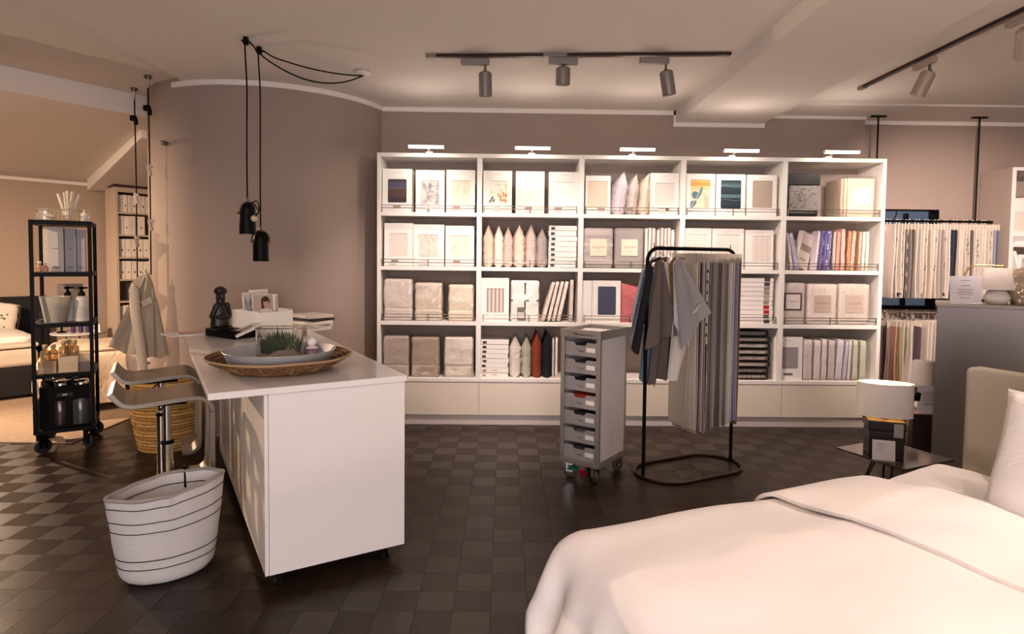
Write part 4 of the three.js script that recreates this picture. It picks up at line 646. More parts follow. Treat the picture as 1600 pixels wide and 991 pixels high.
{                                                                // knitted basket
  const t = thing('knitted_basket', 'tall oval white knitted basket with thin black stripes on the floor before the counter', 'basket', [-1.585, 0, -2.85], 33 * PI / 180);
  const H = 0.425, rad = (a, v, inset) => {                       // a angle, v height 0..1
    const lens = 0.45 * v * v, A = 0.19 + 0.058 * Math.pow(v, 0.8) - inset, B = 0.145 + 0.03 * v - inset, lowr = v < 0.12 ? Math.sqrt(1 - Math.pow(1 - v / 0.12, 2)) * 0.22 + 0.78 : 1, ca = Math.cos(a), sa = Math.sin(a), e = 1 + lens;
    return [A * lowr * Math.sign(ca) * Math.pow(Math.abs(ca), e), B * lowr * Math.sign(sa) * Math.pow(Math.abs(sa), e)];
  };
  const f = (inset) => (u, v) => { const a = -u * 2 * PI, [x, z] = rad(a, v, inset), sag = v * v * (0.02 * Math.cos(a) * 1.1 - 0.012 + 0.008 * noise.noise(Math.cos(a) * 2, Math.sin(a) * 2, 5)); const w = 0.004 * noise.noise(Math.cos(a) * 3, v * 4, Math.sin(a) * 3); return [x * (1 + w * 4), 0.004 + v * H + sag, z * (1 + w * 4)]; };
  const knit = P(0xfaf7f3, 0.95, { bumpMap: T.knit, bumpScale: 0.004, sheen: 0.3 }), uvf = (u, v) => [u * 1.1, v * H];
  const back = f(0.009), fwd = f(0);
  part(t, 'body', G(grid(96, 40, fwd, uvf), grid(96, 30, (u, v) => back(1 - u, 0.05 + v * 0.95), uvf), grid(96, 1, (u, v) => { const p = back(1 - u, 0.06); return v ? [0, 0.03, 0] : p; }), grid(96, 1, (u, v) => { const p = fwd(u, 0); return v ? p : [0, 0.004, 0]; })), knit);
  part(t, 'rim', tube(Array.from({ length: 80 }, (_, i) => { const p = f(0.0045)(i / 80, 1); return [p[0], p[1] + 0.002, p[2]]; }), 0.0085, 240, 8, true), P(0xddd4cc, 0.95, { bumpMap: T.knit, bumpScale: 0.003 }));
  for (const v of [0.9, 0.735, 0.62, 0.305, 0.205]) part(t, 'stripe', tube(Array.from({ length: 90 }, (_, i) => f(-0.001)(i / 90, v)), 0.0022, 260, 5, true), S(0x141213, 0.9));
  part(t, 'stripe', tube(Array.from({ length: 40 }, (_, i) => f(0.0115)(0.01 + i / 82, 0.87)), 0.0022, 120, 5), S(0x141213, 0.9));
  part(t, 'strap', G(at(bx(-0.007, 0.007, -0.075, 0.03, -0.002, 0.002, 0.0015), 0.03, 0, 0), at(bx(-0.007, 0.007, -0.03, 0.03, -0.002, 0.002, 0.0015), 0.03, 0, -0.032), at(bx(-0.007, 0.007, 0.028, 0.032, -0.034, 0.002, 0.0015), 0.03, 0, 0)).translate(0.06, 0.42, -0.135), M.blackMatte);
}
{                                                                // straw basket behind the stools
  const t = thing('straw_basket', 'round coiled straw basket with open top behind the steel stools', 'basket', [-2.64, 0, -4.78], 0.4);
  const sm = [S(0xb98f4c, 0.85), S(0xa67c3d, 0.85), S(0xc69d5c, 0.85)];
  for (let k = 0; k < 22; k++) { const y = 0.012 + k * 0.0255, v = k / 21, r = 0.195 + 0.05 * Math.sin(v * 2.2); part(t, 'straw_coil', norm(new THREE.TorusGeometry(r, 0.0142, 8, 60).rotateX(PI / 2).scale(1, 0.94, 1).translate(rr(-0.002, 0.002), y, rr(-0.002, 0.002))), sm[k % 3]); }
  part(t, 'base', lathe([[0.001, 0.004], [0.2, 0.004], [0.2, 0.02], [0.001, 0.02]], 40), sm[1]);
  const st = []; for (let i = 0; i < 260; i++) { const v = rnd(), a = rnd() * 7, r = 0.195 + 0.05 * Math.sin(v * 2.2) + 0.0145, y = 0.012 + v * 0.535; st.push(bar([r * Math.cos(a), y, r * Math.sin(a)], [r * Math.cos(a + 0.04), y + 0.02, r * Math.sin(a + 0.04)], 0.0018, 4)); }
  part(t, 'stitching', G(st), S(0x6f5024, 0.9)).userData.kind = 'stuff';
  for (const s of [-1, 1]) part(t, 'handle', tube([[s * 0.235, 0.54, -0.06], [s * 0.25, 0.6, -0.03], [s * 0.25, 0.6, 0.03], [s * 0.235, 0.54, 0.06]], 0.008, 24, 6), sm[1]);
}
{                                                                // black steel cart
  const O = [-3.48, -4.5], w = 0.38, d = 0.5, t = thing('shelf_cart', 'tall narrow black steel cart with glass shelves on four castors', 'cart', [O[0], 0, O[1]], R30), b = 0.025;
  for (const [x, z] of [[0, 0], [w, 0], [0, -d], [w, -d]]) part(t, 'post', bx(x - (x ? b : 0), x + (x ? 0 : b), 0.155, 1.75, z ? z : -b, z ? z + b : 0, 0.002), M.black);
  const frame = (y, h = 0.03) => G(bx(b, w - b, y - h, y, -b, 0), bx(b, w - b, y - h, y, -d, -d + b), bx(0, b, y - h, y, -d + b, -b), bx(w - b, w, y - h, y, -d + b, -b));
  for (const y of [1.75, 1.362, 0.982, 0.602]) part(t, 'shelf_frame', frame(y), M.black);
  part(t, 'shelf_plate', bx(b, w - b, 1.722, 1.74, -d + b, -b), M.black); part(t, 'shelf_plate', bx(b, w - b, 1.345, 1.36, -d + b, -b), M.black);
  for (const y of [0.974, 0.594]) part(t, 'glass_shelf', bx(b, w - b, y - 0.004, y + 0.004, -d + b, -b), P(0xb9c0ba, 0.06, { transmission: 1, thickness: 0 }));
  part(t, 'base_frame', G(frame(0.185), bx(b, w - b, 0.155, 0.17, -d + b, -b)), M.black);
  for (const [x, z, a] of [[0.04, -0.04, 0.5], [w - 0.04, -0.04, 2.2], [0.04, -d + 0.04, 1], [w - 0.04, -d + 0.04, 0.2]]) {
    const c = new THREE.Group(); c.name = sub(t, 'castor'); t.add(c); c.position.set(x, 0, z); c.rotation.y = a;
    part(c, 'fork', G(bx(-0.03, 0.03, 0.143, 0.155, -0.03, 0.03), bx(-0.022, 0.036, 0.045, 0.145, 0.022, 0.026), bx(-0.022, 0.036, 0.045, 0.145, -0.026, -0.022)), M.black); part(c, 'wheel', at(lathe([[0.001, -0.016], [0.05, -0.016], [0.056, -0.01], [0.056, 0.01], [0.05, 0.016], [0.001, 0.016]], 28), 0.012, 0.057, 0, 0, PI / 2), M.rubber); part(c, 'axle', bar([0.012, 0.057, -0.03], [0.012, 0.057, 0.03], 0.007), M.chrome);
  }
  const C = (x, y, z) => L30(x, y, z, O);
  const on = (name, label, cat, x, y, z, g, turn = 0) => thing(name, label, cat, C(x, y, z), R30 + turn, g);
  // top
  const wb = on('wire_basket', 'shallow cream wire basket on top of the black cart', 'basket', 0.17, 1.751, -0.2);
  { const g = []; for (const y of [0.006, 0.045, 0.085]) g.push(tube([[-0.12, y, 0.1], [0.12, y, 0.1], [0.12, y, -0.1], [-0.12, y, -0.1]], y > 0.08 ? 0.004 : 0.002, 80, 5, true, 0.08)); for (let i = 0; i <= 10; i++) { const x = -0.12 + i * 0.024; g.push(bar([x, 0.005, 0.1], [x, 0.085, 0.1], 0.0016, 5), bar([x, 0.005, -0.1], [x, 0.085, -0.1], 0.0016, 5), bar([x, 0.005, -0.1], [x, 0.005, 0.1], 0.0016, 5)); } for (let i = 1; i < 8; i++) { const z = -0.1 + i * 0.025; g.push(bar([-0.12, 0.005, z], [-0.12, 0.085, z], 0.0016, 5), bar([0.12, 0.005, z], [0.12, 0.085, z], 0.0016, 5)); } part(wb, 'wires', G(g), S(0xb8aa8c, 0.5, { metalness: 0.3 })); }
  const rd = on('reed_vase', 'glass vase with thick pale dried reeds standing in the wire basket', 'vase', 0.22, 1.758, -0.2);
  part(rd, 'vase', lathe([[0.001, 0], [0.035, 0], [0.04, 0.02], [0.03, 0.09], [0.024, 0.1], [0.022, 0.098], [0.027, 0.08], [0.036, 0.02], [0.001, 0.006]], 24), M.glass);
  for (let i = 0; i < 9; i++) { const a = i * 0.75, e = 0.14 + 0.22 * (i % 3) / 2; part(rd, 'reed', bar([0.012 * Math.cos(a), 0.01, 0.012 * Math.sin(a)], [Math.sin(e) * 0.22 * Math.cos(a), 0.08 + Math.cos(e) * rr(0.1, 0.16), Math.sin(e) * 0.22 * Math.sin(a) * 0.6], 0.009, 8), S(0xd9d0bf, 0.8)); }
  const tea = on('glass_bowl', 'small glass bowl of white petals inside the wire basket', 'bowl', 0.12, 1.759, -0.15); part(tea, 'bowl', lathe([[0.001, 0], [0.03, 0], [0.045, 0.03], [0.05, 0.05], [0.047, 0.05], [0.03, 0.006], [0.001, 0.005]], 24), M.glass); part(tea, 'petals', soft(0.06, 0.03, 0.06, 0.015, 0.01, 8).translate(0, 0.03, 0), M.paper);
  const wx = on('glass_box', 'empty clear glass box at the left end of the cart top', 'box', 0.055, 1.751, -0.25); part(wx, 'glass', G(bx(-0.035, 0.035, 0, 0.1, 0.05, 0.054), bx(-0.035, 0.035, 0, 0.1, -0.054, -0.05), bx(-0.035, -0.031, 0, 0.1, -0.05, 0.05), bx(0.031, 0.035, 0, 0.1, -0.05, 0.05)), M.glass); part(wx, 'base', bx(-0.035, 0.035, 0, 0.004, -0.054, 0.054), M.glass);
  const cn = on('jar_candle', 'pale candle in a straight glass at the right of the wire basket', 'candle', 0.325, 1.751, -0.2); part(cn, 'glass', lathe([[0.001, 0], [0.03, 0], [0.03, 0.095], [0.028, 0.095], [0.028, 0.004], [0.001, 0.004]], 24), M.glass); part(cn, 'wax', lathe([[0.001, 0.005], [0.027, 0.005], [0.027, 0.07], [0.001, 0.07]], 24), M.paper);
  // second level: tall boxes
  [[0.145, -0.12, 0.1, 0.34, '#c9c3bb', 'wide pale grey'], [0.235, -0.14, 0.07, 0.335, '#a6a4ac', 'bluish grey'], [0.3, -0.16, 0.055, 0.325, '#aeaaae', 'narrow lilac grey'], [0.075, -0.32, 0.06, 0.33, '#d8cabb', 'blush white']].forEach(([x, z, bw, h, c, n]) => { const q = on('fragrance_box', `${n} tall fragrance carton on the upper shelf of the black cart`, 'box', x, 1.363, z, 'tall fragrance cartons on the cart'); part(q, 'carton', bx(-bw / 2, bw / 2, 0, h, -0.09, 0, 0.002), col(c)); part(q, 'lettering', bx(-bw * 0.2, bw * 0.2, h * 0.52, h * 0.535, 0, 0.0006), col('#7b7370')); part(q, 'lettering', bx(-bw * 0.25, bw * 0.25, h * 0.08, h * 0.12, 0, 0.0006), col('#8a8380')); });
  const jar = (x, y, z, n, s = 1, m = P(0xe6d9c8, 0.1, { transmission: 0.6, thickness: 0 }), cap = M.white) => { const q = on('small_bottle', n, 'bottle', x, y, z, 'small bottles on the black cart'); part(q, 'body', lathe([[0.001, 0], [0.022 * s, 0], [0.024 * s, 0.006], [0.024 * s, 0.05 * s], [0.01 * s, 0.062 * s], [0.01 * s, 0.07 * s], [0.001, 0.07 * s]], 24), m); part(q, 'cap', lathe([[0.001, 0.07 * s], [0.013 * s, 0.07 * s], [0.013 * s, 0.09 * s], [0.001, 0.09 * s]], 20), cap); return q; };
  const pink = P(0xe0b9a4, 0.12, { transmission: 0.5, thickness: 0 });
  jar(0.045, 1.363, -0.12, 'tiny white capped pink bottle at the left front of the upper cart shelf', 0.9, pink); jar(0.085, 1.363, -0.08, 'tiny pink bottle beside the wide grey carton on the cart', 0.8, pink);
  // third level
  const vs = on('frosted_vase', 'wide tapered frosted white vase on the middle shelf of the cart', 'vase', 0.135, 0.979, -0.12); part(vs, 'vase', lathe([[0.001, 0], [0.062, 0], [0.066, 0.004], [0.098, 0.2], [0.094, 0.2], [0.062, 0.008], [0.001, 0.008]], 40), P(0xcfc9b9, 0.6, { transmission: 0.35, thickness: 0 }));
  for (const [x, z, n] of [[0.205, -0.2, 'white pump bottle with a black head behind the frosted vase'], [0.3, -0.14, 'large white pump bottle with a black head at the right of the middle cart shelf']]) { const q = on('pump_bottle', n, 'bottle', x, 0.979, z, 'white pump bottles on the cart'); part(q, 'body', lathe([[0.001, 0], [0.046, 0], [0.05, 0.008], [0.05, 0.16], [0.04, 0.188], [0.02, 0.2], [0.001, 0.2]], 32), S(0xd6cfc6, 0.35)); part(q, 'label', lathe([[0.0503, 0.03], [0.0507, 0.03], [0.0507, 0.12], [0.0503, 0.12]], 32), col('#cbc3ba')); part(q, 'pump', G(lathe([[0.022, 0.198], [0.023, 0.198], [0.023, 0.225], [0.012, 0.232], [0.008, 0.25], [0.02, 0.252], [0.02, 0.268], [0.001, 0.272]], 24), bx(-0.006, 0.042, 0.254, 0.266, -0.007, 0.007, 0.003)), M.black); }
  const pb = on('patterned_box', 'taupe box with small dark stars behind the bottles on the cart', 'box', 0.2, 0.979, -0.36); part(pb, 'box', bx(-0.075, 0.085, 0, 0.28, -0.06, 0, 0.002), S(0xffffff, 0.7, { map: ctex(128, 128, g => { g.fillStyle = '#8d8073'; g.fillRect(0, 0, 128, 128); g.fillStyle = '#3a3029'; for (let i = 0; i < 6; i++) g.fillRect(rr(8, 112), rr(8, 112), 11, 7); }, { rep: [5, 5] }) })); part(pb, 'lid', bx(-0.077, 0.087, 0.225, 0.285, -0.062, 0.002, 0.002), col('#978a7c'));
  jar(0.05, 0.979, -0.28, 'clear faceted flacon left of the frosted vase on the cart', 1.3, M.glass); jar(0.06, 0.979, -0.38, 'clear flacon with a white cap in the left rear of the middle cart shelf', 1.5, M.glass); jar(0.09, 0.979, -0.22, 'low clear flacon just behind the frosted vase', 1, M.glass);
  // fourth level: bottles on cartons
  const cb = (x, z, w2, h, c, n) => { const q = on('display_box', n, 'box', x, 0.599, z, 'cartons below the amber bottles on the cart'); part(q, 'carton', bx(-w2 / 2, w2 / 2, 0, h, -0.1, 0.02, 0.003), col(c)); part(q, 'lid', bx(-w2 / 2 - 0.002, w2 / 2 + 0.002, h * 0.55, h + 0.002, -0.102, 0.022, 0.003), col(c === '#b79b7c' ? '#a98c6c' : '#cdbb9f')); };
  cb(0.085, -0.08, 0.11, 0.09, '#b79b7c', 'small tan carton at the left front of the fourth cart shelf'); cb(0.215, -0.08, 0.12, 0.12, '#c9b596', 'cream carton in the middle of the fourth cart shelf'); cb(0.31, -0.12, 0.075, 0.125, '#8d7d78', 'mauve carton at the right end of the fourth cart shelf');
  const amb = P(0xcbb58c, 0.08, { transmission: 0.75, thickness: 0 }), gold = S(0xb79f78, 0.5);
  jar(0.07, 0.692, -0.1, 'amber square shouldered bottle on the small tan carton', 1.35, amb, gold); jar(0.115, 0.692, -0.14, 'amber bottle right of another on the tan carton', 1.3, amb, gold); jar(0.185, 0.722, -0.09, 'amber bottle at the left of the cream carton', 1.3, amb, gold); jar(0.215, 0.722, -0.14, 'amber bottle at the rear of the cream carton', 1.3, amb, gold); jar(0.25, 0.722, -0.1, 'amber bottle at the right of the cream carton', 1.3, amb, gold);
  // bottom: black drawer box
  const bc = on('storage_crate', 'black lidless storage crate with a small metal label at the bottom of the cart', 'crate', 0.19, 0.186, -0.25); part(bc, 'crate', G(bx(-0.155, 0.155, 0, 0.315, 0.2, 0.212), bx(-0.155, 0.155, 0, 0.315, -0.212, -0.2), bx(-0.155, -0.14, 0, 0.315, -0.2, 0.2), bx(0.14, 0.155, 0, 0.315, -0.2, 0.2), bx(-0.14, 0.14, 0, 0.01, -0.2, 0.2)), M.blackMatte); part(bc, 'grip_hole_dark_plate', bx(-0.05, 0.05, 0.235, 0.262, 0.2105, 0.2128), M.rubber); part(bc, 'label', bx(-0.014, 0.014, 0.242, 0.254, 0.2126, 0.2138), M.wire);  // grip hole is a dark plate, the shade of an opening put into its colour
  [[-0.11, 0.1], [-0.03, 0.13], [0.05, 0.09], [0.1, 0.14], [0.08, -0.02], [-0.07, -0.02]].forEach(([x, z], i) => jar(0.19 + x, 0.197, -0.25 + z, `tall dark ${['green', 'plum', 'black', 'grey', 'brown', 'blue'][i]} bottle inside the black crate`, 3.7, S([0x1f2a1c, 0x2c1f26, 0x0f0f10, 0x3a3a3c, 0x2a1c14, 0x1a2030][i], 0.15), i % 2 ? M.chrome : M.black));
}

// ================================================================ TROLLEY
{
  const t = thing('drawer_trolley', 'slim grey aluminium trolley with seven translucent drawers on small castors', 'trolley', [0.625, 0, -3.97], -36.87 * PI / 180);
  const w = 0.3, d = 0.405, y0 = 0.125, y1 = 1.03, b = 0.028, side = S(0xd6d0cf, 0.45);
  for (const [x, z] of [[-w, 0], [-b, 0], [-w, -d + b], [-b, -d + b]]) part(t, 'corner_post', bx(x, x + b, y0, y1 - 0.045, z - b, z, 0.003), M.alu);
  part(t, 'side_panel', bx(-0.008, -0.003, y0 + 0.03, y1 - 0.06, -d + b, -b), side); part(t, 'side_panel', bx(-w + 0.003, -w + 0.008, y0 + 0.03, y1 - 0.06, -d + b, -b), side); part(t, 'back_panel', bx(-w + b, -b, y0, y1 - 0.06, -d + 0.002, -d + 0.008), side);
  part(t, 'bottom_frame', G(bx(-w, 0, y0 - 0.012, y0 + 0.02, -0.024, 0.003, 0.003), bx(-w, 0, y0 - 0.012, y0 + 0.03, -d, -d + 0.02, 0.003), bx(-0.022, 0.002, y0 - 0.012, y0 + 0.03, -d, 0, 0.003), bx(-w - 0.002, -w + 0.022, y0 - 0.012, y0 + 0.03, -d, 0, 0.003), bx(-w, 0, y0 - 0.005, y0 + 0.005, -d, 0)), M.alu);
  part(t, 'top_frame', G(bx(-w - 0.003, 0.003, y1 - 0.055, y1, -0.02, 0.004, 0.004), bx(-w - 0.003, 0.003, y1 - 0.06, y1, -d - 0.002, -d + 0.014, 0.004), bx(-0.012, 0.003, y1 - 0.06, y1, -d, 0, 0.004), bx(-w - 0.003, -w + 0.012, y1 - 0.06, y1, -d, 0, 0.004), bx(-w, 0, y1 - 0.05, y1 - 0.028, -d, 0)), M.alu);
  part(t, 'latch', G(bx(-0.18, -0.05, y1 - 0.034, y1 - 0.028, 0.003, 0.008, 0.002), bx(-0.2, -0.17, y1 - 0.03, y1 - 0.02, 0.003, 0.01, 0.002)), M.wire);
  part(t, 'paper_liner', at(bx(-0.11, 0.11, 0, 0.004, -0.13, 0.12, 0.001), -0.15, y1 - 0.0275, -0.21, 0.2), M.paper);
  part(t, 'inner_wall', G(bx(-w + b + 0.001, -b - 0.001, y0 + 0.01, y1 - 0.06, -d + 0.012, -d + 0.016)), S(0xb5afac, 0.6));
  const plast = P(0xa29e9d, 0.4, { transmission: 0.12, thickness: 0 }), ww = w - 2 * b - 0.004, x0 = -w + b + 0.002, hw = 0.098, pitch = 0.1178;
  const scrib = [0, 1, 2].map(k => S(0xffffff, 0.5, { map: ctex(128, 64, g => { g.fillStyle = '#a09c9b'; g.fillRect(0, 0, 128, 64); g.strokeStyle = '#221d1a'; g.lineWidth = 6; g.beginPath(); g.moveTo(8, 20 + k * 6); for (let i = 1; i < 9; i++) g.lineTo(8 + i * 13, 30 + (i % 2 ? -12 : 12) * (1 - 0.1 * k) + i); g.stroke(); g.fillStyle = '#3a332f'; g.fillRect(50, 50, 60, 5); }, { clamp: true }) }));
  const cont = ['#4a4646', '#8d7f78', '#3d3650', '#b5391a', '#4b4847', '#9a9290', '#5c5551'];
  for (let i = 0; i < 7; i++) {
    const y = y1 - 0.072 - (i + 1) * pitch + 0.012, dr = part(t, 'drawer', G(ext([[0, 0], [ww, 0], [ww, hw * 0.96], [ww * 0.7, hw * 0.96], [ww * 0.64, hw * 0.74], [ww * 0.34, hw * 0.74], [ww * 0.28, hw * 0.96], [0, hw * 0.96]], 0.004, 0.001).translate(x0, y, -0.014), bx(x0, x0 + 0.003, y, y + hw * 0.9, -0.37, -0.014), bx(x0 + ww - 0.003, x0 + ww, y, y + hw * 0.9, -0.37, -0.014), bx(x0, x0 + ww, y, y + 0.003, -0.37, -0.014)), plast);
    part(dr, 'label_card', bx(x0 + ww * 0.68, x0 + ww * 0.95, y + hw * 0.32, y + hw * 0.62, -0.0104, -0.0092), M.paper);
    part(dr, 'handwriting', stretch(bx(x0 + ww * 0.35, x0 + ww * 0.64, y + hw * 0.26, y + hw * 0.5, -0.0104, -0.0096)), scrib[i % 3]);
    part(dr, 'contents', soft(ww * 0.8, hw * (i === 3 ? 0.86 : 0.62), 0.2, 0.02, 0.02).translate(x0 + ww / 2, y + hw * (i === 3 ? 0.45 : 0.36), -0.16), col(cont[i]));
    if (i > 4) part(dr, 'folded_paper', at(bx(-0.06, 0.05, 0, 0.02, -0.05, 0.05), x0 + ww * 0.55, y + hw * 0.2, -0.07, 0.1, 0.3), M.paper);
  }
  for (const [x, z, a] of [[-0.045, -0.05, 2.4], [-w + 0.045, -0.05, 0.5], [-0.045, -d + 0.05, 1.2], [-w + 0.045, -d + 0.05, 1.0]]) {
    const c = new THREE.Group(); c.name = sub(t, 'castor'); t.add(c); c.position.set(x, 0, z); c.rotation.y = a;
    part(c, 'fork', G(bx(-0.03, 0.03, 0.1, 0.114, -0.03, 0.03, 0.003), bx(-0.016, 0.03, 0.04, 0.104, 0.019, 0.023), bx(-0.016, 0.03, 0.04, 0.104, -0.023, -0.019)), M.chrome); part(c, 'wheel', at(lathe([[0.001, -0.014], [0.038, -0.014], [0.044, -0.008], [0.044, 0.008], [0.038, 0.014], [0.001, 0.014]], 26), 0.014, 0.045, 0, 0, PI / 2), S(0x4b4848, 0.6)); part(c, 'hub', bar([0.014, 0.045, -0.026], [0.014, 0.045, 0.026], 0.008), M.chrome);
  }
  part(t, 'brake_pedal', at(bx(-0.035, 0.035, -0.006, 0.006, -0.03, 0.015, 0.004), -0.2, 0.075, -0.01, 0, 0.2), S(0x0f6b4e, 0.45), 'green brake pedal'); part(t, 'brake_pedal', at(bx(-0.016, 0.016, -0.035, 0.03, -0.008, 0.01, 0.004), -0.115, 0.07, 0.0, 0, 0.5), S(0xa8141c, 0.4), 'red brake pedal');
}

// ================================================================ CLOTHES RAIL
const RK = 0.4475, RL = (x, y, z) => [0.963 + x * 0.9015 + z * 0.4327, y, -4.138 - x * 0.4327 + z * 0.9015];
function kite(a, b, c, d, th, amp, k, ph = 0, n = 14) {          // a top left, b bottom left, c bottom right, d top right
  return slab(n, n, (u, v) => { const L = [0, 1, 2].map(i => a[i] + (b[i] - a[i]) * v), R = [0, 1, 2].map(i => d[i] + (c[i] - d[i]) * v), s = amp * (0.25 + 0.75 * v) * Math.sin(u * k * PI + ph + v * 0.8); return [L[0] + (R[0] - L[0]) * u, L[1] + (R[1] - L[1]) * u + 0.012 * Math.sin(u * 7 + ph) * v, L[2] + (R[2] - L[2]) * u + s]; }, th, (u, v) => [u * 0.5, v * 0.7]);
}
{
  const t = thing('clothes_rail', 'black tubular clothes rail on a flat oval ring base', 'clothes rail', [0.963, 0, -4.138], RK), H = 1.583, r = 0.0125, W = 0.815;
  const arc = (x, s) => Array.from({ length: 7 }, (_, i) => { const a = i / 6 * PI / 2; return [x + (s < 0 ? 0.09 - 0.09 * Math.cos(a) : -(0.09 - 0.09 * Math.cos(a))), H - 0.09 + 0.09 * Math.sin(a), 0]; });
  part(t, 'frame', tube([[0, 0.012, 0], [0, 0.5, 0], [0, H - 0.2, 0], [0, H - 0.12, 0], ...arc(0, -1), [0.12, H, 0], [0.2, H, 0], [W - 0.2, H, 0], [W - 0.12, H, 0], ...arc(W, 1).reverse(), [W, H - 0.12, 0], [W, H - 0.2, 0], [W, 0.5, 0], [W, 0.012, 0]], r, 420, 12), M.blackMatte);
  const ring = []; for (let i = 0; i <= 16; i++) { const a = PI / 2 + i / 16 * PI; ring.push([0.2 + 0.215 * Math.cos(a), 0.011, 0.215 * Math.sin(a)]); } for (let i = 0; i <= 16; i++) { const a = -PI / 2 + i / 16 * PI; ring.push([0.615 + 0.215 * Math.cos(a), 0.011, 0.215 * Math.sin(a)]); }
  part(t, 'base_ring', tube(ring, 0.011, 220, 10, true), M.bronze);
  part(t, 'stop_pin', bar([0.055, H, 0], [0.055, H + 0.035, 0], 0.003), M.black); part(t, 'stop_pin', bar([W - 0.055, H, 0], [W - 0.055, H + 0.035, 0], 0.003), M.black);
  const hook = (x, yTop, z, lowz = 0) => tube([[x, H + 0.012, 0.006], [x, H + 0.02, -0.006], [x, H + 0.006, -0.022], [x, H - 0.03, -0.02], [x + 0.004, H - 0.055, 0], [x + 0.004, yTop, z]], 0.0018, 30, 6);
  // napkins and shirts hanging from one corner
  const C = [
    ['pale blue grey cloth hanging at the far left of the rail behind the navy one', [[-0.014,1.442,-0.04],[-0.108,1.094,-0.04],[-0.071,0.895,-0.04],[0.047,1.42,-0.04]], 0xaab0b6, 0.02],
    ['navy black cloth hanging in a long point at the left of the rail', [[-0.038,1.478,0.05],[-0.166,0.913,0.05],[-0.086,0.861,0.05],[0.017,1.453,0.05]], 0x17161f, 0.012],
    ['dusty teal cloth hanging lowest at the left of the rail', [[0.031,1.421,-0.02],[-0.038,0.689,-0.02],[0.097,0.616,-0.02],[0.131,1.421,-0.02]], 0x647a82, 0.018],
    ['light taupe cloth between the navy and the dark taupe cloths', [[0.038,1.478,0.03],[-0.001,1.097,0.03],[0.045,1.017,0.03],[0.082,1.466,0.03]], 0x857a73, 0.012],
    ['dark taupe cloth spread widest in the front of the rail', [[0.021,1.496,0.09],[-0.066,0.913,0.09],[0.183,1.004,0.09],[0.064,1.488,0.09]], 0x665b55, 0.016],
    ['lower taupe cloth with a bunched tip under the dark taupe one', [[0.075,1.226,0.04],[0.003,0.662,0.04],[0.191,0.691,0.04],[0.209,1.224,0.04]], 0x5c524d, 0.024],
    ['cream cloth band hanging between the taupe and the mustard cloths', [[0.076,1.496,0.07],[0.127,1.227,0.07],[0.264,0.802,0.07],[0.153,1.48,0.07]], 0xc9bdae, 0.012],
    ['narrow mustard yellow cloth in the middle of the rail', [[0.114,1.48,0.09],[0.132,1.229,0.09],[0.173,1.175,0.09],[0.153,1.48,0.09]], 0x7d6227, 0.006],
    ['white cloth hanging beside the grey one with white lettering', [[0.115,1.484,0.12],[0.132,1.101,0.12],[0.267,0.898,0.12],[0.176,1.48,0.12]], 0xd5d0cf, 0.014],
    ['ragged white cloth tip hanging low below the white cloth', [[0.149,1.12,0.1],[0.116,0.708,0.1],[0.196,0.657,0.1],[0.288,1.005,0.1]], 0xcfc8c2, 0.018],
    ['grey cloth with small white lettering spread to the right on the rail', [[0.093,1.502,0.17],[0.171,0.911,0.17],[0.413,1.158,0.17],[0.153,1.498,0.17]], 0x98959b, 0.01],
  ];
  C.forEach(([label, q, c, amp], i) => {
    const o = thing('hanging_cloth', label, 'cloth', [0.963, 0, -4.138], RK, 'cloths hanging by a corner on the black rail');
    const m = P(c, 0.92, { bumpMap: T.weave, bumpScale: 0.0004, sheen: 0.25 });
    part(o, 'cloth', kite(...q, 0.004, amp, 2 + (i % 3), i), m);
    const x = (q[0][0] + q[3][0]) / 2, y = q[0][1], hx = i < 7 ? 0.07 + i * 0.012 : 0.19 + (i - 7) * 0.014;
    part(o, 'gathered_top', tube([[hx, 1.515, q[0][2] * 0.6], [x, y + 0.005, q[0][2]], [x, y - 0.05, q[0][2]]], 0.009, 14, 7), m);
    part(o, 'hook', tube([[hx, H + 0.013, 0.008], [hx, H + 0.017, -0.008], [hx, H - 0.004, -0.018], [hx + 0.006, H - 0.04, -0.008], [hx, 1.515, q[0][2] * 0.6]], 0.0019, 28, 6), M.chrome);
    if (i === 10) { const tx = ctex(256, 64, g => { g.fillStyle = '#98959b'; g.fillRect(0, 0, 256, 64); g.fillStyle = '#e9e6e6'; g.font = 'bold 34px sans-serif'; g.textAlign = 'center'; g.fillText('* cawö *', 128, 44); }, { clamp: true }); part(o, 'lettering', at(stretch(bx(-0.085, 0.085, -0.018, 0.018, 0, 0.0014)), 0.272, 1.164, 0.1755, 0, 0, 0.68), S(0xffffff, 0.9, { map: tx })); }
  });
  // long fabric samples with a stiff header, hung across the rail
  const sc = [['beige linen', '#a89f90'], ['ivory', '#cfc6b6'], ['sand', '#ad9f8c'], ['dark spotted', 'spot'], ['pale grey', '#b9b1a8'], ['taupe', '#8f857b'], ['checkered', 'spot2'], ['mid grey', '#7f7873'], ['grey brown', '#746a64'], ['silver grey', '#9d958f'], ['stone', '#a0968a'], ['plum grey', '#64596a'], ['dark taupe', '#6b605a'], ['light stone', '#b0a698'], ['greige', '#948a80'], ['warm grey', '#847b75'], ['white', '#d3cbc2'], ['bright white', '#ddd6cd'], ['cool white', '#c9c3c0'], ['lavender', '#8c84a6'], ['pale grey violet', '#a39cab'], ['ochre', '#7f6446']];
  const spot = S(0xffffff, 0.9, { map: ctex(128, 256, g => { g.fillStyle = '#3a3635'; g.fillRect(0, 0, 128, 256); g.fillStyle = '#b5aca2'; for (let i = 0; i < 60; i++) g.fillRect(rr(0, 120), rr(0, 250), rr(4, 16), rr(4, 12)); }, { clamp: true }) });
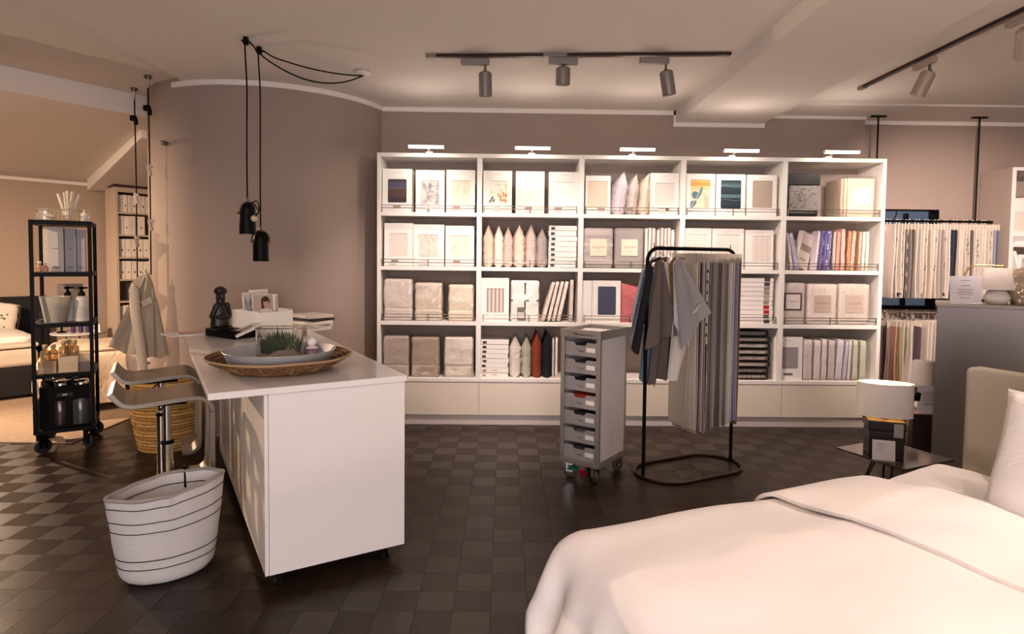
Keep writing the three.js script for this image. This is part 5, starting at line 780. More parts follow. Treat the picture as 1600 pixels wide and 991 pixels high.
  const spot2 = S(0xffffff, 0.9, { map: ctex(128, 256, g => { g.fillStyle = '#ddd6cf'; g.fillRect(0, 0, 128, 256); g.fillStyle = '#171516'; for (let i = 0; i < 16; i++) for (let j = 0; j < 3; j++) g.fillRect(j * 46 + (i % 2) * 16, i * 16, 20, 9); }, { clamp: true }) });
  const head = S(0xb0a697, 0.8);
  sc.forEach(([n, c], i) => {
    const x = 0.345 + i * 0.0205, o = thing('fabric_sample', `${n} long fabric sample on the black rail, ${ORD[i]} from the left`, 'fabric', [...RL(x, 0, -0.035)], RK + (i ? rr(-0.012, 0.012) : -0.1), 'long fabric samples on the black clothes rail');
    const hw = 0.125, y1 = 1.552, y2 = 1.487, yb = i < 3 ? 0.33 - i * 0.025 : i < 9 ? 0.29 - rr(0, 0.02) : 0.32 + rr(-0.02, 0.02);
    part(o, 'header_card', bx(-0.003, 0.003, y2, y1, -hw - 0.004, hw + 0.004, 0.002), head);
    const ph = i * 1.7, am = i % 5 === 0 ? 0.006 : 0.004;
    part(o, 'fabric', slab(10, 22, (u, v) => [am * Math.sin(u * 5 + ph) * v + 0.004 * Math.sin(v * 6 + ph) * v + (i === 0 ? -0.05 * v * (1 - u) : 0), y2 + 0.006 + (yb - y2) * v, hw - 2 * hw * u], 0.0055, (u, v) => [u, v * 2]), c === 'spot' ? spot : c === 'spot2' ? spot2 : P(c, 0.93, { bumpMap: T.weave, bumpScale: 0.0004, sheen: 0.2 }));
    part(o, 'hook', tube([[0, H + 0.012, 0.01], [0, H + 0.017, -0.006], [0, H, -0.02], [0, H - 0.02, -0.006], [0, y1 - 0.003, 0]], 0.0018, 26, 6), M.chrome);
  });
}

// ================================================================ BED
{
  const th = 20.9 * PI / 180, o = [0.33, -1.98], BL = (x, y, z) => [o[0] + x * 0.934 + z * 0.357, y, o[1] - x * 0.357 + z * 0.934];
  const t = thing('double_bed', 'large upholstered double bed with a speckled beige headboard in the right foreground', 'bed', [o[0], 0, o[1]], th);
  const sp = P(0xffffff, 0.95, { map: T.speck, bumpMap: T.weave, bumpScale: 0.001 });
  part(t, 'bed_base', bx(0.05, 1.88, 0.06, 0.3, 0.06, 1.76, 0.02), S(0x5a5360, 0.9)); part(t, 'mattress', bx(0.04, 1.87, 0.3, 0.5, 0.04, 1.78, 0.06), M.sheet);
  part(t, 'headboard', bx(1.935, 2.035, 0.04, 1.03, -0.09, 1.95, 0.025), sp);
  const pipe = zz => tube([[1.935 + 0.012, 1.008, -0.08], [1.935 + 0.012, 1.012, 0.9], [1.935 + 0.012, 1.008, 1.93]], 0.004, 40, 6); part(t, 'piping', pipe(), sp);
  for (const [x, z] of [[0.12, 0.12], [0.12, 1.7], [1.8, 0.12], [1.8, 1.7]]) part(t, 'leg', lathe([[0.001, 0], [0.025, 0], [0.03, 0.06], [0.001, 0.06]], 16).translate(x, 0, z), M.darkWood);
  const drop = (s, R, flare) => { if (s >= 0) return [s, 0]; const a = -s / R; if (a < PI / 2) return [-R * Math.sin(a), -(R - R * Math.cos(a))]; const k = -s - R * PI / 2; return [-R - flare * k, -R - k]; };
  const n2 = (x, z, f, s0) => noise.noise(x * f + s0, z * f, s0 * 0.7);
  const duvet = (label, s0, s1, t0, t1, y0, thick, crown, mat) => {
    const g = slab(96, 110, (u, v) => {
      const s = s0 + (s1 - s0) * (1 - u), tt = t0 + (t1 - t0) * v, [X, dx] = drop(s, 0.2, 0.2), [Z, dz] = drop(tt, 0.14, 0.12);
      const up = Math.min(1, Math.max(0, (s + 0.1) / 0.5)) * Math.min(1, Math.max(0, (tt + 0.05) / 0.35));
      let y = y0 + dx + dz * 0.9 + crown(s, tt) * up + 0.016 * n2(s, tt, 2.2, 3) + 0.009 * n2(s * 0.4, tt, 6, 8);
      const hang = Math.min(1, Math.max(0, (-dx - 0.05) / 0.2)) + Math.min(1, Math.max(0, (-dz - 0.05) / 0.2));
      let fx = 0, fz = 0; if (hang > 0) { const w = 0.034 * Math.min(1, hang) * (Math.sin(tt * 17 + 1.3 * Math.sin(tt * 5)) + 0.6 * Math.sin(tt * 37 + s * 3)); fx = w; fz = 0.02 * Math.min(1, hang) * Math.sin(s * 21); }
      const corner = Math.min(1, Math.max(0, -s / 0.25)) * Math.min(1, Math.max(0, -tt / 0.2));
      y = Math.max(0.13 + 0.02 * Math.sin(tt * 9), y + corner * 0.1);
      return [X + fx + corner * 0.06, y, Z + fz + corner * 0.05];
    }, thick, (u, v) => [u * (s1 - s0), v * (t1 - t0)]);
    const q = thing('duvet', label, 'duvet', [o[0], 0, o[1]], th); part(q, 'cover', g, mat); return q;
  };
  duvet('big smooth white duvet falling over the foot end of the bed', -0.66, 1.2, -0.42, 2.2, 0.585, 0.024, (s, tt) => 0.05 * Math.sin(Math.min(1, tt / 1.8) * PI) + 0.02 * Math.sin(s * 2.2), M.duvet);
  duvet('white duvet layer folded back across the upper half of the bed', 0.76, 1.24, -0.3, 2.15, 0.618, 0.014, (s, tt) => 0.055 * Math.sin(Math.min(1, Math.max(0, (s - 0.72) / 0.56)) * PI) + 0.035 * Math.sin(Math.min(1, tt / 1.8) * PI) + (s - 0.62) * 0.04, M.duvet);
  const pillow = (label, x, y, z, W, H, D, ry, rz, m) => {
    const q = thing('pillow', label, 'pillow', BL(x, y, z), th + ry, 'pillows on the big bed'); q.rotation.z = rz;
    const s0 = rnd() * 20, f = sg => (u, v) => { const a = u * 2 - 1, b = v * 2 - 1, e = Math.pow(Math.max(0, (1 - Math.pow(Math.abs(a), 3)) * (1 - Math.pow(Math.abs(b), 3))), 0.42), pin = 1 - 0.07 * (1 - Math.pow(Math.abs(a), 2)) * Math.pow(Math.abs(b), 6); return [sg * D / 2 * e * (1 + 0.12 * noise.noise(a * 2 + s0, b * 2, sg)), b * H / 2 * pin, -a * W / 2 * (1 - 0.06 * (1 - b * b) * Math.pow(Math.abs(a), 6))]; };
    part(q, 'cover', G(grid(30, 24, f(1)), grid(30, 24, (u, v) => f(-1)(1 - u, v))), m); return q;
  };
  pillow('plump white pillow leaning in front at the right edge of the bed', 1.38, 0.82, 0.76, 0.78, 0.5, 0.22, 0.06, -0.36, M.sheet);
  pillow('white pillow whose corner shows above the front pillow by the headboard', 1.65, 0.86, 0.7, 0.78, 0.54, 0.18, 0.0, -0.24, M.sheet);
  pillow('flat white pillow lying low at the far side of the bed below the headboard', 1.6, 0.555, 0.14, 0.5, 0.42, 0.11, 0.0, -1.45, M.sheet);
  // bedside table and lamp beyond the right edge of the picture: its light throws the long shadows to the left
  const p = BL(1.86, 0, 2.3), nt = thing('bedside_table', 'small round dark bedside table out of the picture at the near side of the bed', 'table', p);
  part(nt, 'top', lathe([[0.001, 0.5], [0.22, 0.5], [0.22, 0.52], [0.001, 0.52]], 40), M.darkWood); part(nt, 'column', bar([0, 0.02, 0], [0, 0.5, 0], 0.02), M.black); part(nt, 'foot', lathe([[0.001, 0], [0.16, 0], [0.16, 0.012], [0.001, 0.02]], 32), M.black);
  const lm = thing('bedside_lamp', 'small white bedside lamp out of the picture on the round dark table', 'lamp', [p[0], 0.52, p[2]]);
  part(lm, 'base', lathe([[0.001, 0], [0.07, 0], [0.075, 0.02], [0.05, 0.16], [0.012, 0.19], [0.012, 0.26], [0.001, 0.26]], 28), M.white); part(lm, 'globe', at(new THREE.SphereGeometry(0.07, 24, 16), 0, 0.33, 0), new THREE.MeshStandardMaterial({ color: 0xffffff, emissive: 0xffd9ae, emissiveIntensity: 2.2 }));
  point(0xffe2c4, 6, [p[0], 0.85, p[2]], 3.5);
}

// ================================================================ RIGHT SIDE: SIDE TABLE, LAMPS, DISPLAY PLINTH
const textCard = (lines, w = 128, h = 160) => S(0xffffff, 0.6, { map: ctex(w, h, g => { g.fillStyle = '#d9d3d6'; g.fillRect(0, 0, w, h); g.fillStyle = '#6f6a72'; lines.forEach(([x, y, l, b]) => g.fillRect(x, y, l, b || 3)); }, { clamp: true }) });
{
  const t = thing('side_table', 'low dark brown square side table standing cornerwise on thin splayed legs', 'table', [2.215, 0, -3.4], -0.38 + PI / 4), s = 0.205;
  part(t, 'top', bx(-s, s, 0.408, 0.42, -s, s, 0.004), P(0x352a26, 0.16, { clearcoat: 0.5, clearcoatRoughness: 0.1 }));
  part(t, 'frame', G(bx(-s + 0.05, s - 0.05, 0.396, 0.408, -0.008, 0.008), bx(-0.008, 0.008, 0.396, 0.408, -s + 0.05, s - 0.05)), M.bronze);
  for (const [x, z] of [[1, 1], [1, -1], [-1, 1], [-1, -1]]) for (const k of [0.02, -0.02]) part(t, 'leg', bar([x * (0.06 + k), 0.4, z * (0.06 - k)], [x * (0.155 + k * 0.2), 0.006, z * (0.155 - k * 0.2)], 0.0055), M.bronze);
  const th = -0.35, lp = [2.135, 0.4205, -3.37], l = thing('table_lamp', 'lit table lamp with an oval white shade on a stacked black wooden block', 'lamp', lp, th);
  const blk = S(0x1d1815, 0.4, { bumpMap: T.woodH, bumpScale: 0.0006 });
  part(l, 'base', G(bx(-0.085, 0.085, 0, 0.148, -0.08, 0.08, 0.006), bx(-0.092, 0.092, 0.156, 0.208, -0.086, 0.086, 0.006), bx(-0.075, 0.075, 0.14, 0.165, -0.07, 0.07)), blk);
  part(l, 'stem', G(bar([0, 0.2, 0], [0, 0.33, 0], 0.006), lathe([[0.001, 0.208], [0.02, 0.208], [0.02, 0.213], [0.008, 0.22], [0.001, 0.22]], 20)), M.brass);
  const A = 0.14, Bz = 0.075, y0 = 0.225, y1 = 0.408, el = (a, r, y) => [(A + r) * Math.cos(a), y, (Bz + r) * Math.sin(a)];
  part(l, 'shade', grid(72, 1, (u, v) => el(-u * 2 * PI, 0, y0 + (y1 - y0) * v)), P(0xe8e0d6, 0.9, { transmission: 0.12, thickness: 0 }));
  part(l, 'shade_lining', grid(72, 1, (u, v) => el(u * 2 * PI, -0.0025, y0 + 0.001 + (y1 - y0 - 0.002) * v)), S(0xdcc48c, 0.4, { metalness: 0.5 }));
  for (const y of [y0, y1]) part(l, 'shade_rim', tube(Array.from({ length: 48 }, (_, i) => el(i / 48 * 2 * PI, -0.001, y)), 0.0022, 120, 6, true), M.white);
  part(l, 'shade_holder', G(bar([-A, y1 - 0.05, 0], [A, y1 - 0.05, 0], 0.002), bar([0, y1 - 0.05, -Bz], [0, y1 - 0.05, Bz], 0.002)), M.brass);
  part(l, 'bulb', lathe([[0.001, 0.285], [0.013, 0.29], [0.014, 0.3], [0.026, 0.325], [0.024, 0.345], [0.001, 0.356]], 20), new THREE.MeshStandardMaterial({ color: 0xffffff, emissive: 0xffd79a, emissiveIntensity: 6 }));
  point(0xffcf8e, 0.28, [lp[0], lp[1] + 0.374, lp[2]], 1.2);
  part(l, 'price_tag', bx(0.03, 0.075, 0.125, 0.2, 0.087, 0.0885), S(0x9b948d, 0.6)); part(l, 'switch_cord', G(tube([[0.09, 0.235, 0.04], [0.1, 0.19, 0.05], [0.095, 0.185, 0.05]], 0.0015, 10, 5), at(soft(0.016, 0.035, 0.016, 0.006), 0.1, 0.175, 0.05)), M.wire);
  const c = thing('price_card', 'white printed card in a clear holder leaning before the black lamp block', 'sign', [2.065, 0.4208, -3.25], -0.1);
  c.rotation.set(-0.1, 0.62 - 0.95, 0, 'YXZ'); part(c, 'card', stretch(bx(-0.055, 0.055, 0.006, 0.115, -0.001, 0.001)), textCard([[24, 28, 44, 4], [24, 42, 60], [24, 56, 48], [24, 70, 36], [24, 84, 24]])); part(c, 'holder', G(bx(-0.075, 0.075, 0, 0.004, -0.006, 0.03), bx(-0.075, 0.075, 0.004, 0.014, 0.026, 0.03)), M.glass);
}
{                                                                // small brown plinth behind, with a dark lamp, white lamp and sign
  const pz = [3.19, -4.6], t = thing('brown_plinth', 'knee high glossy dark brown display block with a pale top behind the lit lamp', 'plinth', [pz[0], 0, pz[1]], -0.1);
  part(t, 'block', bx(-0.12, 0.12, 0, 0.37, -0.13, 0.13, 0.004), P(0x2c1d17, 0.2, { clearcoat: 0.3 })); part(t, 'top', bx(-0.121, 0.121, 0.37, 0.378, -0.131, 0.131, 0.002), S(0x9b8172, 0.5));
  const l = thing('white_lamp', 'unlit small white lamp with a tapered shade behind the white sign', 'lamp', [3.22, 0.3785, -4.62]); part(l, 'foot', lathe([[0.001, 0], [0.05, 0], [0.06, 0.03], [0.03, 0.1], [0.012, 0.14], [0.012, 0.2], [0.001, 0.2]], 28), M.white); part(l, 'shade', lathe([[0.09, 0.18], [0.075, 0.372], [0.02, 0.376], [0.02, 0.37], [0.072, 0.366], [0.086, 0.18]], 36), S(0xd5cbc2, 0.85));
  const s = thing('info_sign', 'white information sheet with grey print standing on the brown block', 'sign', [3.19, 0.3785, -4.5], -0.1); s.rotation.x = -0.05; part(s, 'sheet', stretch(bx(-0.085, 0.085, 0.003, 0.205, -0.001, 0.001)), textCard([[30, 40, 70], [24, 52, 84], [28, 64, 74], [22, 76, 88], [30, 88, 66], [36, 104, 60], [30, 114, 70]])); part(s, 'holder', bx(-0.087, 0.087, 0, 0.004, -0.02, 0.025), M.glass);
  const f = thing('chrome_lamp', 'slim chrome stemmed lamp base with a black foot at the brown block', 'lamp', [2.66, 0.4205 * 0, -3.95]); part(f, 'foot', lathe([[0.001, 0], [0.09, 0], [0.09, 0.012], [0.02, 0.02], [0.001, 0.02]], 32), M.black); part(f, 'stem', tube([[0, 0.02, 0], [0.0, 0.3, 0], [0.015, 0.55, 0], [0.04, 0.62, 0]], 0.009, 30, 10), M.chrome); part(f, 'head', lathe([[0.001, 0], [0.03, 0], [0.035, 0.05], [0.001, 0.06]], 20).translate(0.04, 0.6, 0), M.black);
}
{                                                                // grey lacquered display counter at the right
  const t = thing('display_plinth', 'chest high satin grey metal display counter behind the bed head', 'counter', [3.02, 0, -4.225], -34 * PI / 180);
  part(t, 'front_panel', bx(0, 1.9, 0.002, 1.2, -0.02, 0, 0.002), S(0x77706e, 0.38, { metalness: 0.5, bumpMap: T.plaster, bumpScale: 0.0004 }));
  part(t, 'body', bx(0.012, 1.888, 0, 1.2, -0.36, -0.02), S(0x7d7370, 0.6)); part(t, 'top', bx(-0.004, 1.904, 1.2, 1.225, -0.37, 0.004, 0.003), S(0xa59a92, 0.45));
  const D = (x, y, z) => [3.02 + x * 0.829 - z * 0.5592, y, -4.225 + x * 0.5592 + z * 0.829];
  const s = thing('info_sign', 'pale lilac information sheet with small print on the grey counter', 'sign', D(0.16, 1.2255, -0.05), -0.45); s.rotation.x = -0.05; part(s, 'sheet', stretch(bx(-0.09, 0.09, 0.003, 0.19, -0.001, 0.001)), textCard([[44, 26, 40, 3], [46, 56, 36, 4], [30, 78, 64], [38, 88, 50], [28, 98, 70], [34, 108, 58], [40, 128, 44]])); part(s, 'holder', bx(-0.092, 0.092, 0, 0.004, -0.02, 0.025), M.glass);
  const l = thing('mushroom_lamp', 'unlit all white lamp with tapered shade and rounded glass body on the grey counter', 'lamp', D(0.335, 1.2255, -0.12), 0); part(l, 'body', lathe([[0.001, 0], [0.05, 0], [0.075, 0.03], [0.076, 0.05], [0.058, 0.085], [0.04, 0.1], [0.001, 0.1]], 36), P(0xe4ddd6, 0.35)); part(l, 'shade', lathe([[0.1, 0.1], [0.078, 0.245], [0.02, 0.248], [0.02, 0.242], [0.074, 0.24], [0.096, 0.1]], 40), S(0xe2d9d0, 0.85));
  const b = thing('brass_lamp', 'thin brass arched lamp frame behind the lilac sign and the white lamp', 'lamp', D(0.155, 1.2255, -0.22), -0.59); part(b, 'arch', tube([[0, 0.01, 0], [0, 0.15, 0], [0.015, 0.225, 0], [0.05, 0.26, 0], [0.11, 0.265, 0], [0.22, 0.262, 0]], 0.006, 50, 8), M.brass); part(b, 'foot', lathe([[0.001, 0], [0.05, 0], [0.05, 0.012], [0.001, 0.014]], 28), M.brass); part(b, 'socket', lathe([[0.001, 0], [0.012, 0], [0.014, 0.04], [0.001, 0.045]], 16).translate(0.21, 0.215, 0), M.brass);
  const w = thing('wrapped_parcel', 'brown paper parcel leaning on the grey counter at the right picture edge', 'parcel', D(0.47, 1.24, -0.16), -0.5); w.rotation.z = 0.35; part(w, 'paper', soft(0.3, 0.24, 0.14, 0.03, 0.02, 12).translate(0.1, 0.1, 0), S(0x8f775e, 0.6, { bumpMap: T.crease, bumpScale: 0.01 })); part(w, 'film', soft(0.31, 0.25, 0.15, 0.03, 0.02, 12).translate(0.1, 0.1, 0), M.film);
}

// ================================================================ HANGING SAMPLES AND SHELF AT THE RIGHT WALL
{
  const r = thing('hanging_rail', 'black rail hung from the ceiling by two thin black rods at the right wall', 'rail', [4.0, 0, -5.8]);
  part(r, 'bar', bar([-0.55, 1.9, 0], [0.64, 1.9, 0], 0.011), M.black);
  for (const x of [-0.49, 0.475]) { part(r, 'rod', tube([[x, 2.88, 0], [x, 2.2, 0], [x, 1.905, 0]], 0.008, 20, 8), M.black); part(r, 'ceiling_plate', bx(x - 0.07, x + 0.07, 2.876, 2.888, -0.02, 0.02, 0.002), M.black); }
  const n2 = ['blush', 'white', 'rose print', 'cream', 'white leaf print', 'black striped', 'grey', 'brown', 'ivory', 'pale grey', 'white', 'cream print', 'sand', 'snow white', 'dotted', 'stone', 'greige', 'grey floral', 'white', 'ink blue', 'black', 'ivory', 'white', 'cream', 'rose print', 'dark edged', 'white', 'pale leaf print', 'ivory', 'snow white', 'cream', 'red dotted', 'lilac grey', 'slate'];
  const cc = ['#b19a8d', '#d9cfc4', '#a8867f', '#d3c7b6', '#cfc8bd', '#4b4543', '#8a817a', '#6d6058', '#d8cdbc', '#bdb3a9', '#dbd2c8', '#cbbca8', '#b9a995', '#e0d8cf', '#a79d95', '#b7ada2', '#a0948a', '#9a9290', '#d6cdc4', '#2f3348', '#2a282c', '#d3c9b9', '#ddd4ca', '#cdbfad', '#c09a90', '#6a605c', '#dad1c7', '#bcbfae', '#d6ccbc', '#e0d8ce', '#cfc3b2', '#c3a39b', '#a29ca6', '#6b7382'];
  const prints = [0, 1, 2].map(k => ctex(128, 256, g => { g.fillStyle = ['#d5cbc0', '#cfc8bd', '#d9c9bd'][k]; g.fillRect(0, 0, 128, 256); for (let i = 0; i < 70; i++) { g.fillStyle = [['#9a7f78', '#7d8471', '#b5a59a'], ['#8f9683', '#6f6a66', '#b0a898'], ['#b0645c', '#7a8070', '#c3b2a6']][k][i % 3]; g.beginPath(); g.ellipse(rr(0, 128), rr(0, 256), rr(2, 9), rr(2, 7), rr(0, 3), 0, 7); g.fill(); } }, { clamp: true })).map(m => S(0xffffff, 0.9, { map: m }));
  const hd = S(0xd6cabb, 0.8), dark = S(0xffffff, 0.9, { map: ctex(64, 64, g => { g.fillStyle = '#3d3836'; g.fillRect(0, 0, 64, 64); g.fillStyle = '#a89f97'; for (let i = 0; i < 5; i++) g.fillRect(i * 13, 0, 5, 64); }, { clamp: true }) });
  const samp = (name, label, group, x, y1, y2, yb, z, i, c, hw, m) => {
    const o = thing(name, label, 'fabric', [x, 0, z], rr(-0.02, 0.02), group);
    part(o, 'header_card', bx(-0.003, 0.003, y2, y1, -hw - 0.003, hw + 0.003, 0.002), hd);
    part(o, 'fabric', slab(8, 16, (u, v) => [0.007 * Math.sin(u * 6 + i * 2.1 + v * 2) * v + 0.006 * Math.sin(v * 5 + i) * v, y2 + 0.006 + (yb + (i % 7 === 3 ? 0.05 : 0) - y2) * v, hw - 2 * hw * u], 0.008, (u, v) => [u, 1 - v]), m || P(c, 0.93, { bumpMap: T.weave, bumpScale: 0.0004 }));
    return o;
  };
  for (let i = 0; i < 34; i++) {
    const x = 3.6 + i * 0.0305, pr = /print|floral|dotted/.test(n2[i]) ? prints[i % 3] : /striped/.test(n2[i]) ? dark : null;
    const o = samp('fabric_sample', `${n2[i]} short fabric sample on the ceiling-hung rail, ${ORD[i]} of thirty-four from the left`, 'short fabric samples on the ceiling-hung rail', x, 1.868, 1.81, 1.165, -5.8, i, cc[i], 0.13, pr);
    part(o, 'hook', tube([[0, 1.912, 0.008], [0, 1.915, -0.006], [0, 1.9, -0.018], [0, 1.885, -0.006], [0, 1.866, 0]], 0.0035, 24, 6), i % 3 ? M.white : M.chrome);
    if (i === 0) { o.rotation.y = -0.75; part(o, 'label', bx(-0.012, -0.009, 1.5, 1.66, 0.02, 0.1), col('#cdbdb0')); part(o, 'label_print', bx(-0.0132, -0.012, 1.53, 1.6, 0.035, 0.085), col('#9b8a7f')); }
  }
  const s = thing('sample_stand', 'chrome sample stand with a low bar under the ceiling-hung fabrics', 'stand', [3.95, 0, -5.78]);
  part(s, 'bar', bar([-0.5, 1.035, 0], [0.4, 1.035, 0], 0.01), M.chrome); for (const x of [-0.5, -0.03, 0.4]) { part(s, 'post', bar([x, 0.02, -0.12], [x, 1.05, -0.12], 0.011), M.chrome); part(s, 'bracket', bar([x, 1.035, 0], [x, 1.035, -0.12], 0.007), M.chrome); } part(s, 'foot', G(bx(-0.52, 0.42, 0, 0.02, -0.14, -0.1), bx(-0.52, -0.48, 0, 0.02, -0.16, 0.16), bx(0.38, 0.42, 0, 0.02, -0.16, 0.16)), M.chrome);
  part(s, 'ring', G([0, 1, 2].map(k => at(new THREE.TorusGeometry(0.022, 0.005, 8, 20), -0.32 + k * 0.03, 1.033, 0.005, 0.9))), M.chrome);
  const sunset = S(0xffffff, 0.9, { map: ctex(64, 256, g => { ['#b7969b', '#b39297', '#a98389', '#8d6a70', '#a57f84', '#7d5358', '#5a3236', '#4c2628', '#8f2d2a', '#a8403a', '#a88a7c', '#b9a993', '#9c7f70'].forEach((c, i) => { g.fillStyle = c; g.fillRect(0, i * 20, 64, 21); }); }, { clamp: true }) });
  const lo = [['grey print', '#857a75'], ['mauve and red banded', null], ['salmon', '#b98f7c'], ['ochre', '#a9935f'], ['cream', '#cfc2ac'], ['pale green', '#a9ab90'], ['white', '#d5cbbf'], ['plum', '#5a4a50'], ['white', '#d9cfc4'], ['cream', '#d3c7b8'], ['white', '#dcd3c9'], ['ivory', '#cfc5b7'], ['white', '#ddd5cb'], ['dark edged white', '#c4bab1'], ['white', '#d9d0c6'], ['snow white', '#e0d8cf']];
  lo.forEach(([n, c], i) => { const x = 3.58 + i * 0.036 + (i > 6 ? 0.05 : 0), o = samp('fabric_sample', `${n} fabric sample on the low chrome bar, ${ORD[i]} from the left`, 'fabric samples on the low chrome bar', x, 0.955, 0.9, i === 5 ? 0.62 : 0.33, -5.78 + (i === 1 ? 0.05 : 0), i, c, 0.15, c ? null : sunset); if (i === 1 || i === 8) o.rotation.y = i === 1 ? -0.5 : -0.7; part(o, 'hook', tube([[0, 1.046, 0.008], [0, 1.05, -0.006], [0, 1.035, -0.018], [0, 1.0, -0.006], [0, 0.953, 0]], 0.003, 24, 6), M.chrome); });
  // second white shelf, cut by the right picture edge
  const t = thing('side_shelf', 'white open shelf cut by the right picture edge with a taupe side', 'shelf', [4.65, 0, -5.6]), W = 1.0, Dp = 0.37;
  part(t, 'side_panel', bx(0, 0.018, 0, 2.39, -Dp, -0.004), M.wall); part(t, 'upright', bx(0, 0.035, 0, 2.39, -0.004, 0.002), M.white); part(t, 'upright', bx(W - 0.03, W, 0, 2.39, -Dp, 0), M.white); part(t, 'lining', bx(0.018, 0.024, 0, 2.36, -Dp, -0.004), M.white);
  for (const y of [0.1, 0.5, 0.92, 1.28, 1.66, 2.36]) part(t, 'shelf_board', bx(0.024, W - 0.03, y - 0.0, y + 0.032, -Dp, 0, 0.002), M.white); part(t, 'back_panel', bx(0, W, 0, 2.39, -Dp - 0.01, -Dp), M.backing);
  for (const y of [1.692, 1.312]) part(t, 'wire_rail', G([0.036, 0.062].map(h => bar([0.05, y + h, -0.014], [W - 0.05, y + h, -0.014], 0.0024, 6)), [0.05, 0.5, W - 0.05].map(x => bar([x, y, -0.014], [x, y + 0.068, -0.014], 0.003, 6))), M.wire);
  const q = thing('bedding_carton', 'white dotted bedding carton standing in the shelf at the right picture edge', 'box', [4.77, 1.6925, -5.64]); part(q, 'carton', bx(-0.07, 0.06, 0, 0.42, -0.24, 0, 0.003), M.card); part(q, 'picture', stretch(bx(-0.05, 0.04, 0.12, 0.3, 0, 0.001)), artM.dots);
  const q2 = thing('bedding_pack', 'slanted white bedding pack right of the dotted carton at the picture edge', 'bedding', [4.92, 1.693, -5.66]); q2.rotation.z = 0.1; part(q2, 'pack', soft(0.12, 0.44, 0.25, 0.02, 0.008).translate(0, 0.22, -0.125), col('#cfc3b8', 'cloth')); part(q2, 'clear_bag', soft(0.125, 0.45, 0.26, 0.02, 0.008).translate(0, 0.225, -0.125), M.film);
  const q3 = thing('picture_book', 'white framed picture book leaning in the lower compartment at the right picture edge', 'book', [4.82, 1.315, -5.62]); q3.rotation.z = 0.32; part(q3, 'cover', bx(-0.015, 0.015, 0, 0.32, -0.24, 0, 0.003), M.paper); part(q3, 'picture', bx(0.015, 0.0165, 0.04, 0.28, -0.2, -0.03), artM.paisley);
  const q4 = thing('picture_book', 'flat white catalogue standing upright behind the leaning picture book', 'book', [4.95, 1.313, -5.72]); part(q4, 'cover', bx(-0.1, 0.1, 0, 0.28, -0.02, 0, 0.003), M.paper); part(q4, 'picture', stretch(bx(-0.08, 0.08, 0.1, 0.25, 0, 0.001)), artM.paisley);
}

